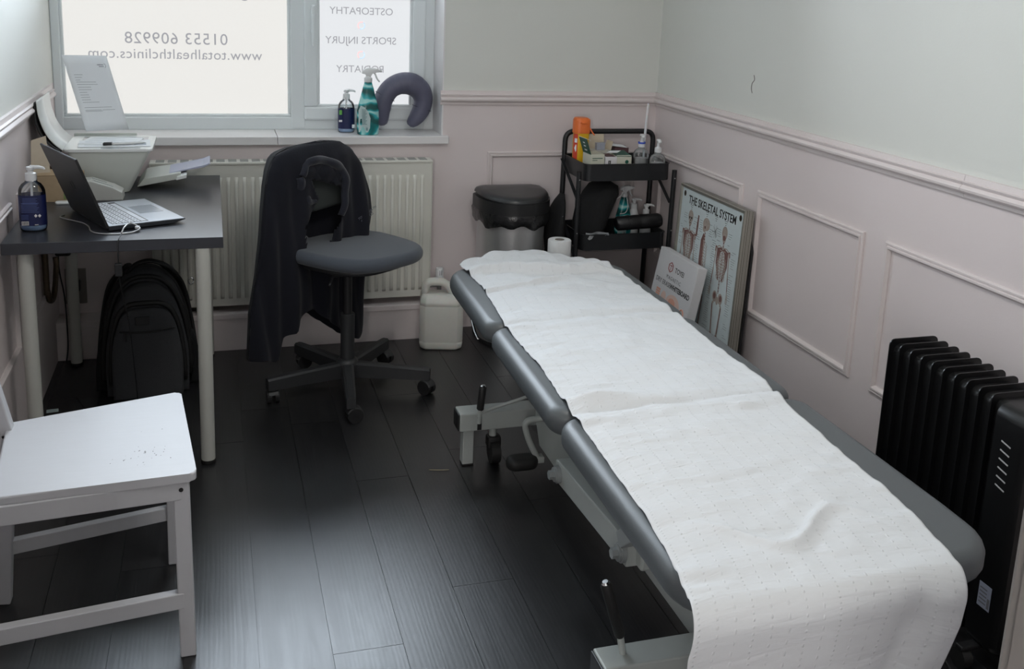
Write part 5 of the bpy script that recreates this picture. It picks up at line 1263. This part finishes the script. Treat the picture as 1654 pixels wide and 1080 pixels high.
# cup brush / stick and lotions
bm = B(); tube(bm, [(1.815, 4.03, TZ), (1.812, 4.02, .90), (1.808, 4.00, 1.025), (1.8075, 3.998, 1.038)], [.0055, .0055, .005, .0012], 12); tag(part('taper_candle', bm, mat('candle_wax', (.78, .78, .80), .4, sub=.2), smooth=True), 'tall thin white stick standing up in the trolley tray', 'stick')
def lotion(loc, label, w, h, sc, ring=False, rz=0):
    t = thing('lotion_bottle', label, 'bottle', loc, rz); x, y, z = loc
    prof = [(.86, 0), (.97, .004), (1, .010), (1, h*.70), (.96, h*.80), (.84, h*.90), (.62, h*.965), (.40, h), (.36, h+.008)]
    bm = B(); loft(bm, [(z+q, x, y, w*r, w*.72*r, 2.4 if q < h*.9 else 2) for r, q in prof], 36); part('bottle', bm, M_CLEAR, t, smooth=True, ang=60)
    bm = B(); loft(bm, [(z+q, x, y, w*r*.95, w*.68*r, 2.4) for r, q in ((.84, .003), (.97, .008), (1, .012), (1, h*.62))], 36); part('lotion', bm, mat('milky_lotion', (.60, .60, .60), .35, scale=60, var=.1), t, smooth=True, ang=60)
    zz = z+h+.006
    bm = B(); lathe(bm, [(.0155, 0), (.0155, .018), (.012, .020), (.007, .024), (.006, .044), (.010, .046), (.010, .054), (.008, .056)], (x, y, zz), 22); tube(bm, [(x, y, zz+.050), (x-.006, y-.022, zz+.052), (x-.008, y-.034, zz+.045)], [.006, .005, .003], 10, flat=(1.9, 1)); part('pump', bm, M_PUMP, t, smooth=True, ang=35)
    if ring:
        bm = B(); lathe(bm, [(.0162, .014), (.0166, .015), (.0166, .021), (.0162, .022)], (x, y, zz), 22, cap=False); part('blue_ring', bm, M_RING, t, smooth=True)
lotion((1.790, 4.00, TZ), 'clear pump bottle with a blue ring, nearer the white stick', .036, .112, 1, True)
lotion((1.826, 3.905, TZ), 'clear pump bottle of lotion at the front right corner of the trolley tray', .036, .104, 1)
# items in the lower tray
TZ2 = .4275
spray((1.748, 4.055, TZ2), 'teal striped spray bottle in the middle trolley tray behind the bolster', .86, rad(8))
for x, y, hh, lab in ((1.806, 4.075, .125, 'small white pump bottle at the back of the middle trolley tray'), (1.838, 4.01, .112, 'small white pump bottle behind the end of the black bolster')):
    t = thing('pump_bottle', lab, 'bottle', (x, y, TZ2)); bm = B(); lathe(bm, [(.022, 0), (.025, .003), (.025, hh*.75), (.018, hh*.9), (.013, hh)], (x, y, TZ2), 24); part('bottle', bm, M_PUMP, t, smooth=True, ang=50)
    pump(t, (x, y, 0), TZ2+hh, .045, ang=rad(-20), spout=.034, collar=.0145)
bm = B(); P = [(1.648, 3.895, .528), (1.655, 3.895, .529), (1.75, 3.897, .533), (1.755, 3.897, .5335), (1.76, 3.897, .534), (1.845, 3.898, .537), (1.857, 3.898, .538)]
tube(bm, P, [.026, .031, .032, .0305, .032, .032, .026], 28); bo = tag(part('bolster', bm, M_BLKVINYL, smooth=True, ang=60), 'black vinyl roll resting on the middle trolley tray', 'bolster')
bm = B(); tube(bm, [(1.70+.005*math.cos(a), 3.895+.0325*math.cos(a*PI/12), .531+.0325*math.sin(a*PI/12)) for a in range(25)], .0012, 6); part('seam', bm, M_BLACK, bo)
# black bags bulging out of the trolley
def blob(name, secs, m, seed, amp=.02, sc=9, M=None):
    bm = B(); 
    ring = loft(bm, secs, 44)
    bmesh.ops.subdivide_edges(bm, edges=bm.edges[:], cuts=1)
    for v in bm.verts:
        n_ = noise.noise_vector(Vector((v.co.x*sc, v.co.y*sc, v.co.z*sc+seed))); v.co += n_*amp
    return part(name, bm, m, smooth=True)
bb = blob('black_bag', [(.0, 1.415, 4.03, .025, .07, 2.2), (.02, 1.415, 4.03, .030, .09, 2.2), (.30, 1.415, 4.03, .030, .09, 2.2), (.45, 1.412, 4.02, .035, .10, 2.2), (.54, 1.422, 4.03, .032, .09, 2), (.60, 1.440, 4.04, .018, .06, 2), (.63, 1.452, 4.05, .008, .03, 2)], M_BLKCLOTH, 3, .010)
tag(bb, 'soft black bag slumped between the bin and the trolley', 'bag')
b2 = blob('folded_garment', [(.445, 1.555, 4.0, .045, .085, 2.8), (.47, 1.556, 4.0, .050, .095, 2.6), (.52, 1.566, 4.0, .062, .10, 2.4), (.585, 1.585, 4.0, .080, .10, 2.3), (.64, 1.605, 4.0, .080, .09, 2.2), (.68, 1.62, 4.0, .065, .07, 2), (.698, 1.625, 4.0, .03, .04, 2)], M_BLKCLOTH, 8, .012)
tag(b2, 'heap of black cloth stuffed into the middle trolley tray', 'cloth')
bm = B(); tube(bm, smoothpath([(1.685, 3.93, .700), (1.678, 3.905, .672), (1.664, 3.90, .650), (1.650, 3.90, .638)], 5), .0016, 6); tube(bm, smoothpath([(1.695, 3.905, .640), (1.70, 3.90, .60), (1.690, 3.90, .575), (1.664, 3.895, .572)], 5), .0018, 6); part('piping', bm, mat('pale_piping', (.4, .4, .4), .5), b2)
bm = B()
g_ = [[bm.verts.new((1.50+.10*i/9, 3.868-.012*math.sin(i*.9)-.008*j/4, .500-.018*j/4*(1+.6*math.sin(i*1.3)))) for i in range(10)] for j in range(5)]
for j in range(4):
    for i in range(9): bm.faces.new((g_[j][i], g_[j][i+1], g_[j+1][i+1], g_[j+1][i]))
pb = part('plastic_bag', bm, mat('thin_grey_polythene', (.20, .21, .22), .2), smooth=True); tag(pb, 'scrap of thin translucent plastic over the lip of the middle trolley tray', 'plastic bag')

# ---------------------------------------------------------------- framed chart and frames leaning on the right wall
def picture(Yf, Yn, xb, xt, H, T, label, name, inset=.014):
    """framed board leaning on the right wall: far edge Yf, near edge Yn"""
    t = thing(name, label, 'framed poster' if name == 'framed_chart' else 'frame', (xb, (Yf+Yn)/2, 0)); Mx = frame((xb, Yf, 0), (0, -1, 0), (xt-xb, 0, H)); w = Yf-Yn
    bm = B(); prof = [(0, -T), (0, -.004), (.0015, 0), (.006, 0), (.0075, -.002), (.011, -.002), (inset, -.006), (inset, -T)]
    rings = [[bm.verts.new(Mx@Vector(p)) for p in ((o, o, z), (w-o, o, z), (w-o, H-o, z), (o, H-o, z))] for o, z in prof]
    for a, b_ in zip(rings, rings[1:]+rings[:1]):
        for k in range(4): bm.faces.new((a[k], a[(k+1) % 4], b_[(k+1) % 4], b_[k]))
    part('frame', bm, M_ALU, t, smooth=True, ang=20)
    for q in (.010, .019):
        bm = B(); bm2 = box(bm, (w, .0, -q-.0012), (w+.0006, H, -q), M=Mx); box(bm, (0, H, -q-.0012), (w, H+.0006, -q), M=Mx); part('groove', bm, mat('groove_dark', (.08, .08, .07), .5), t)
    bm = B(); box(bm, (inset-.001, inset-.001, -T+.004), (w-inset+.001, H-inset+.001, -.0075), M=Mx); return t, Mx, w, part('chart' if name == 'framed_chart' else 'board', bm, M_CHART, t)
p3, _, _, _ = picture(3.735, 3.19, 1.852, 1.880, .735, .018, 'plain champagne frame leaning behind the skeleton chart', 'picture_frame')
p1, PMx, PWd, chart = picture(3.712, 3.178, 1.822, 1.850, .742, .026, 'champagne-framed skeletal system chart leaning on the right wall', 'framed_chart')
bm = B(); prism(bm, rrect(.50, .62, .05, 6, .25, .31), -.010, 0, M=frame((1.8745, 3.69, 0), (0, -1, 0), (.026, 0, .62))); tag(part('dark_board', bm, M_BLACK, smooth=True, ang=40), 'dark round-cornered board behind the leaning frames', 'board')
CZ = -.0072; CH = .742
def P2(u, d, z=0): return PMx@Vector((.014+u, CH-.014-d, CZ+z))   # u from the left edge, d down from the top
def stroke(bm, pts, w, z=.0):
    n = len(pts); L = []
    for k in range(n):
        a = Vector(pts[max(k-1, 0)]); b_ = Vector(pts[min(k+1, n-1)]); t = (b_-a).normalized(); ww = (w[k] if isinstance(w, (list, tuple)) else w)/2
        nn = Vector((-t.y, t.x))*ww; p = Vector(pts[k]); L.append((bm.verts.new(P2(p.x+nn.x, p.y+nn.y, z)), bm.verts.new(P2(p.x-nn.x, p.y-nn.y, z))))
    for a, b_ in zip(L[:-1], L[1:]): bm.faces.new((a[0], a[1], b_[1], b_[0]))
def ell(bm, cx, cy, rx, ry, z=0, n=20, a0=0, a1=2*PI):
    bm.faces.new([bm.verts.new(P2(cx+rx*math.cos(a0+(a1-a0)*k/n), cy+ry*math.sin(a0+(a1-a0)*k/n), z)) for k in range(n)])
def skeleton(cx, top, kind, s=1.0):
    bo_, mu, ln_ = B(), B(), B(); f = lambda x, y: (cx+x*s, top+y*s)
    def S_(b, pts, w, z): stroke(b, [f(*p) for p in pts], [q*s for q in w] if isinstance(w, (list, tuple)) else w*s, z)
    # skull
    if kind == 'side':
        ell(bo_, *f(.003, .030), .029*s, .026*s, .0001); ell(bo_, *f(-.010, .050), .014*s, .014*s, .00015); ell(mu, *f(-.006, .044), .006*s, .006*s, .0003)
    else:
        ell(bo_, *f(0, .026), .021*s, .026*s, .0001); ell(bo_, *f(0, .050), .0125*s, .015*s, .00015)
        if kind == 'front':
            ell(ln_, *f(-.008, .032), .0052*s, .0055*s, .0003); ell(ln_, *f(.008, .032), .0052*s, .0055*s, .0003); ell(ln_, *f(0, .042), .0028*s, .004*s, .0003); S_(ln_, [(-.008, .052), (.008, .052)], .002, .0003)
        else: ell(mu, *f(0, .046), .012*s, .010*s, .0003)
    # spine
    for k in range(30): S_(bo_ if k % 2 else mu, [(-.0045, .066+k*.0068), (.0045, .066+k*.0068)], .0052, .0002)
    sides = (1,) if kind == 'side' else (-1, 1)
    if kind == 'side':
        S_(mu, [(-.006, .070), (-.014, .10), (-.016, .18), (-.010, .25)], [.014, .03, .028, .016], .00012)
        for k in range(10):
            y = .100+k*.0115; S_(bo_, [(-.004, y-.004), (.014, y+.002), (.026+.004*math.sin(k*.35), y+.014), (.020, y+.024)], .0032, .00035)
    for sd in sides:
        if kind != 'side':
            for k in range(10):
                y = .098+k*.0108; w_ = .026+.010*math.sin(min(1, k/7)*PI*.7)
                S_(bo_, [(0, y), (sd*w_*.7, y-.002), (sd*w_, y+.006), (sd*w_*.8, y+.015), (sd*.006, y+.017)], .0034, .00035)
            S_(mu if sd > 0 else mu, [(sd*.004, .090), (sd*.030, .100), (sd*.034, .150), (sd*.014, .215)], [.014, .03, .022, .010], .00012)
            S_(bo_, [(0, .086), (sd*.028, .082), (sd*.048, .090)], .0046, .0004)
            if kind == 'back': bo2 = [(sd*.016, .100), (sd*.040, .094), (sd*.026, .136)]; mu.faces.new([mu.verts.new(P2(*f(*p), .0005)) for p in bo2])
        o = sd*.050 if kind != 'side' else -.004
        S_(mu, [(o, .088), (o+sd*.004, .110)], [.016, .012], .0003)
        S_(bo_, [(o, .094), (o+sd*.006, .165), (o+sd*.008, .185)], [.008, .005, .008], .0004)
        S_(bo_, [(o+sd*.008, .185), (o+sd*.016, .250)], [.007, .005], .0004); S_(mu, [(o+sd*.010, .188), (o+sd*.014, .240)], .0042, .0005)
        for q in range(4): S_(bo_, [(o+sd*(.013+q*.003), .252), (o+sd*(.012+q*.0045), .292-abs(q-1)*.005)], .0022, .0004)
        # pelvis
        ell(bo_, *f(sd*.022, .282), .018*s, .022*s, .0003); ell(mu, *f(sd*.024, .280), .010*s, .013*s, .0004)
        h = sd*.033
        S_(bo_, [(h-sd*.008, .305), (h, .310), (h-sd*.004, .36), (h-sd*.010, .43)], [.012, .010, .0075, .012], .0004); S_(mu, [(h+sd*.002, .315), (h-sd*.006, .42)], [.006, .004], .0005)
        S_(mu, [(h-sd*.010, .428), (h-sd*.010, .448)], .014, .0005)
        S_(bo_, [(h-sd*.011, .445), (h-sd*.014, .56)], [.010, .006], .0004); S_(bo_, [(h-sd*.004, .45), (h-sd*.009, .55)], .003, .0004)
        S_(bo_, [(h-sd*.013, .56), (h-sd*.004, .585)], [.012, .014], .0004)
    ell(bo_, *f(0, .295), .010*s, .016*s, .0005)
    part('skeleton_drawing', bo_, M_BONE, chart); part('muscle_drawing', mu, M_MUSC, chart)
    if len(ln_.verts): part('skull_drawing', ln_, M_BLACKINK, chart)
    else: ln_.free()
skeleton(.093, .078, 'front'); skeleton(.228, .076, 'side'); skeleton(.382, .078, 'back')
text('title', 'THE SKELETAL SYSTEM', .046, M_BLACKINK, chart, PMx@Matrix.Translation((.014+.258, CH-.014-.040, CZ+.0002)), .0002, bold=.0008, sx=.83, spacing=1.02)
bm = B(); stroke(bm, [(.160, .085), (.158, .13), (.156, .172)], [.010, .014, .012], .0002); part('bone_detail', bm, M_MUSC, chart)
bm = B(); rg = random.Random(5)
for cx0 in (.093, .228, .382):
    for k in range(60):
        for sd in (-1, 1):
            if rg.random() < .25: continue
            d = .100+k*.0088; w = .014+rg.random()*.018; base = .030 if k < 6 else .062+rg.random()*.008
            u = cx0+sd*base; a, b_ = (u, u+sd*w)
            if min(a, b_) < .006 or max(a, b_) > .50 or d > .69: continue
            stroke(bm, [(a, d), (b_, d)], .0013, .0001)
for cx0 in (.093, .228, .382, .305):
    for q in range(3): stroke(bm, [(cx0-.013+.004*q, .058+q*.008), (cx0+.013-.004*q, .058+q*.008)], .0022, .0001)
for x0, d0, nn in ((.02, .60, 12), (.16, .60, 12), (.45, .58, 8)):
    for q in range(nn): stroke(bm, [(x0, d0+q*.008), (x0+.05+.01*rg.random(), d0+q*.008)], .0014, .0001)
for k in range(16):
    a = rg.random()*6.28; stroke(bm, [(.305, .115), (.305+.022*math.cos(a), .115+.028*math.sin(a))], .0012, .0001)
part('annotation_lines', bm, mat('chart_grey_ink', (.17, .18, .19), .6), chart)
for u in (.022, .484):
    bm = B(); ell(bm, u, .022, .010, .012, .0003); part('grommet', bm, M_BRASS, chart)
    bm = B(); ell(bm, u+.001, .022, .004, .005, .0006); part('grommet_hole', bm, M_BLACKINK, chart)
# whiteboard carton
wb = thing('whiteboard_carton', 'flat white carton printed magnetic dry erase whiteboard, leaning on the chart', 'box', (1.72, 3.53, 0))
WY0, WY1, WH, WT = 3.705, 3.362, .482, .040
WMx = frame((1.694, WY0, .0), (0, -1, 0), (.084, 0, .472)); ww = WY0-WY1
bm = B(); box(bm, (0, 0, -WT), (ww, WH, 0), .0015, 1, M=WMx); bmo = part('carton', bm, M_WBCARD, wb)
sx_ = .92
def wt(s, u, d, size, m=M_BLACKINK, bold=0, sx=.9, sp=1.0, al='CENTER'): text('print', s, size, m, wb, WMx@Matrix.Translation((u, WH-d, .0003)), .0002, False, al, bold, sx, sp)
wt('TOYEI', .205, .060, .029, M_BLACKINK, .0002, 1.0); wt('MAGNETIC', .170, .100, .022, M_INK, 0, .95, 1.35); wt('DRY ERASE', .088, .130, .028, M_INK, 0, .98); wt('WHITEBOARD', .240, .130, .028, M_BLACKINK, .0008, .95)
bm = B()
hx = [(.125+.020*math.cos(rad(90+60*k)), -.058+.020*math.sin(rad(90+60*k))) for k in range(7)]
for a, b_ in zip(hx[:-1], hx[1:]):
    tube(bm, [WMx@Vector((a[0], WH+a[1], .0003)), WMx@Vector((b_[0], WH+b_[1], .0003))], .0018, 5)
box(bm, (.1145, WH-.0525, 0), (.1355, WH-.0495, .0006), M=WMx); box(bm, (.1235, WH-.072, 0), (.1265, WH-.0505, .0006), M=WMx); part('hexagon_mark', bm, mat('maroon_print', (.28, .04, .04), .6), wb)
bm = B(); rg = random.Random(2)
for k in range(4): box(bm, (.045, WH-.170-k*.010, 0), (.082, WH-.162-k*.010, .0004), M=WMx)
bm.faces.new([bm.verts.new(WMx@Vector((.198+.030*math.cos(a*PI/14), WH-.188+.022*math.sin(a*PI/14)*(.8 if a < 28 else 1), .0009))) for a in range(28)])
part('salmon_print', bm, M_SALMON, wb)
bm = B()
for cx1, cy1, rx, ry, zz in ((.118, -.185, .022, .024, .0004), (.205, -.195, .062, .040, .0005)):
    bm.faces.new([bm.verts.new(WMx@Vector((cx1+rx*math.cos(a*PI/14), WH+cy1+ry*math.sin(a*PI/14), zz))) for a in range(28)])
part('pale_print', bm, M_SALMONL, wb)
bm = B(); tube(bm, [WMx@Vector((.293+.017*math.cos(a*PI/12), WH-.205+.018*math.sin(a*PI/12), .0003)) for a in range(25)], .0032, 6); part('clock_print', bm, M_SALMON, wb)
bm = B(); box(bm, (.070, WH-.208, 0), (.252, WH-.205, .0013), M=WMx); box(bm, (.249, WH-.24, 0), (.252, WH-.205, .0013), M=WMx); part('board_outline', bm, M_INK, wb)
bm = B(); box(bm, (.072, WH-.28, .0008), (.249, WH-.208, .0012), M=WMx); part('board_print', bm, M_PAPER, wb)
text('side_print', 'WHITEBOARD', .028, M_BLACKINK, wb, WMx@frame((ww+.0003, WH*.36, -WT*.5), (0, 1, 0), (0, 0, 1)), .0002, sx=.85, bold=.0005)

# ---------------------------------------------------------------- oil-filled heater
ht = thing('oil_heater', 'black oil-filled radiator heater on wheels between the couch and right wall', 'heater', (1.74, 1.90, 0))
def finshape(x0, x1, z0, z1, r=.016):
    out = []
    for (cx1, cz1, a0) in ((x1-r, z1-r, 0), (x0+r, z1-r, 90), (x0+r, z0+r, 180), (x1-r, z0+r, 270)):
        for k in range(5): a = rad(a0+90*k/4); out.append((cx1+r*math.cos(a), cz1+r*math.sin(a)))
    return out
HX0, HX1 = 1.672, 1.822
for k in range(10):
    y = 2.098-k*.0405
    bm = B(); FR = frame((0, y, 0), (1, 0, 0), (0, 0, 1))
    o1 = finshape(HX0, HX1, .055, .652); o2 = finshape(HX0+.012, HX1-.012, .070, .640, .02)
    rg_ = [[bm.verts.new(FR@Vector((x, z, d))) for x, z in P] for P, d in ((o2, -.0005), (o2, .010), (o1, .0125), (o1, .0155), (o2, .018), (o2, .0395))]
    n = len(o1)
    for a, b_ in zip(rg_[:-1], rg_[1:]):
        for q in range(n): bm.faces.new((a[q], a[(q+1) % n], b_[(q+1) % n], b_[q]))
    bm.faces.new(rg_[0][::-1]); bm.faces.new(rg_[-1]); part('fin', bm, M_HEATER, ht, smooth=True, ang=30)
    # narrower oil channel between fins is pinched below the top
bm = B(); FR = frame((0, 1.694, 0), (1, 0, 0), (0, 0, 1)); o1 = finshape(HX0-.004, HX1+.004, .050, .640, .028); o2 = finshape(HX0+.006, HX1-.006, .060, .630, .02)
rg_ = [[bm.verts.new(FR@Vector((x, z, d))) for x, z in P] for P, d in ((o1, 0), (o1, .075), (finshape(HX0-.001, HX1+.001, .053, .637, .026), .085), (o2, .092))]
for a, b_ in zip(rg_[:-1], rg_[1:]):
    for q in range(len(o1)): bm.faces.new((a[q], a[(q+1) % len(o1)], b_[(q+1) % len(o1)], b_[q]))
bm.faces.new(rg_[0][::-1]); bm.faces.new(rg_[-1]); cp = part('control_housing', bm, M_HEATER, ht, smooth=True, ang=40)
bm = B()
for k in range(6): obox(bm, (HX0-.0045, 1.668, .562-k*.021), (HX0-.0045, 1.640, .556-k*.021), .0012, .003, 0)
part('vent_slots', bm, mat('vent_glint', (.45, .45, .45), .4), cp)
bm = B(); box(bm, (HX0-.0050, 1.630, .155), (HX0-.0042, 1.668, .215)); lb = part('rating_label', bm, mat('label_blue_grey', (.24, .26, .32), .5), cp)
bm = B()
for q in range(5): box(bm, (HX0-.0054, 1.642, .165+q*.009), (HX0-.0049, 1.664, .168+q*.009))
box(bm, (HX0-.0054, 1.632, .160), (HX0-.0049, 1.639, .185)); part('label_print', bm, M_INK, lb)
bm = B(); cyl(bm, (1.747, 1.600, .50), (1.747, 1.585, .50), .024, 24); part('thermostat_knob', bm, M_DGREY, cp, smooth=True, ang=40)
bm = B(); cyl(bm, (1.747, 1.600, .58), (1.747, 1.594, .58), .008, 16); part('switch', bm, M_RED, cp)
for y in (2.02, 1.66):
    bm = B(); box(bm, (1.625, y-.012, .046), (1.868, y+.012, .058), .004); fr_ = part('wheel_bracket', bm, M_BLACK, ht)
    for x in (1.640, 1.852):
        bm = B(); cyl(bm, (x-.012, y, .024), (x+.012, y, .024), .024, 22); part('wheel', bm, M_RUBBER, fr_, smooth=True, ang=40)
bm = B(); tube(bm, smoothpath([(1.74, 1.60, .10), (1.73, 1.56, .04), (1.70, 1.50, .005), (1.64, 1.52, .004), (1.60, 1.62, .004), (1.63, 1.75, .004), (1.56, 1.82, .004)], 8), .0038, 8); part('mains_cable', bm, M_RUBBER, ht, smooth=True)

# ---------------------------------------------------------------- small things
bm = B(); tube(bm, [(.628, 2.872, .0015), (.655, 2.862, .003), (.690, 2.858, .002)], .0011, 5); tag(part('straw_scrap', bm, mat('dry_straw', (.40, .34, .22), .8), smooth=True), 'pale wisp of straw on the floor left of the couch leg', 'straw')
bm = B(); tube(bm, smoothpath([(1.9292, 3.338, 1.222), (1.9288, 3.331, 1.205), (1.9288, 3.346, 1.190), (1.9288, 3.348, 1.170), (1.9288, 3.340, 1.155)], 4), .0012, 5); struct('trim_22', bm, mat('plaster_crack', (.16, .14, .13), .9))

# unseen fixtures added around the ceiling fill and the hallway fill
lf = thing('ceiling_fill_fixture', 'flat round white housing added above the ceiling fill lamp', 'ceiling light', (.66, 1.7, 2.37))
bm = B(); lathe(bm, [(.255, 0), (.275, .004), (.28, .02), (.275, .05)], (.66, 1.7, 2.37), 40); part('light_housing', bm, M_WHITE, lf, smooth=True, ang=40)
bm = B()
for q in ((-1.50, .78, -.62, .83), (-1.50, 2.07, -.62, 2.12), (-1.50, .83, -1.45, 2.07), (-.67, .83, -.62, 2.07)): box(bm, (-.90, q[0], q[1]), (-.875, q[2], q[3]), .004)
w2 = struct('hallway_fill_frame', bm, M_PVC)
bm = B(); box(bm, (-.898, -1.45, .83), (-.894, -.67, 2.07)); part('glass', bm, M_FROST2, w2)  # glowing pane added to go with the hallway fill
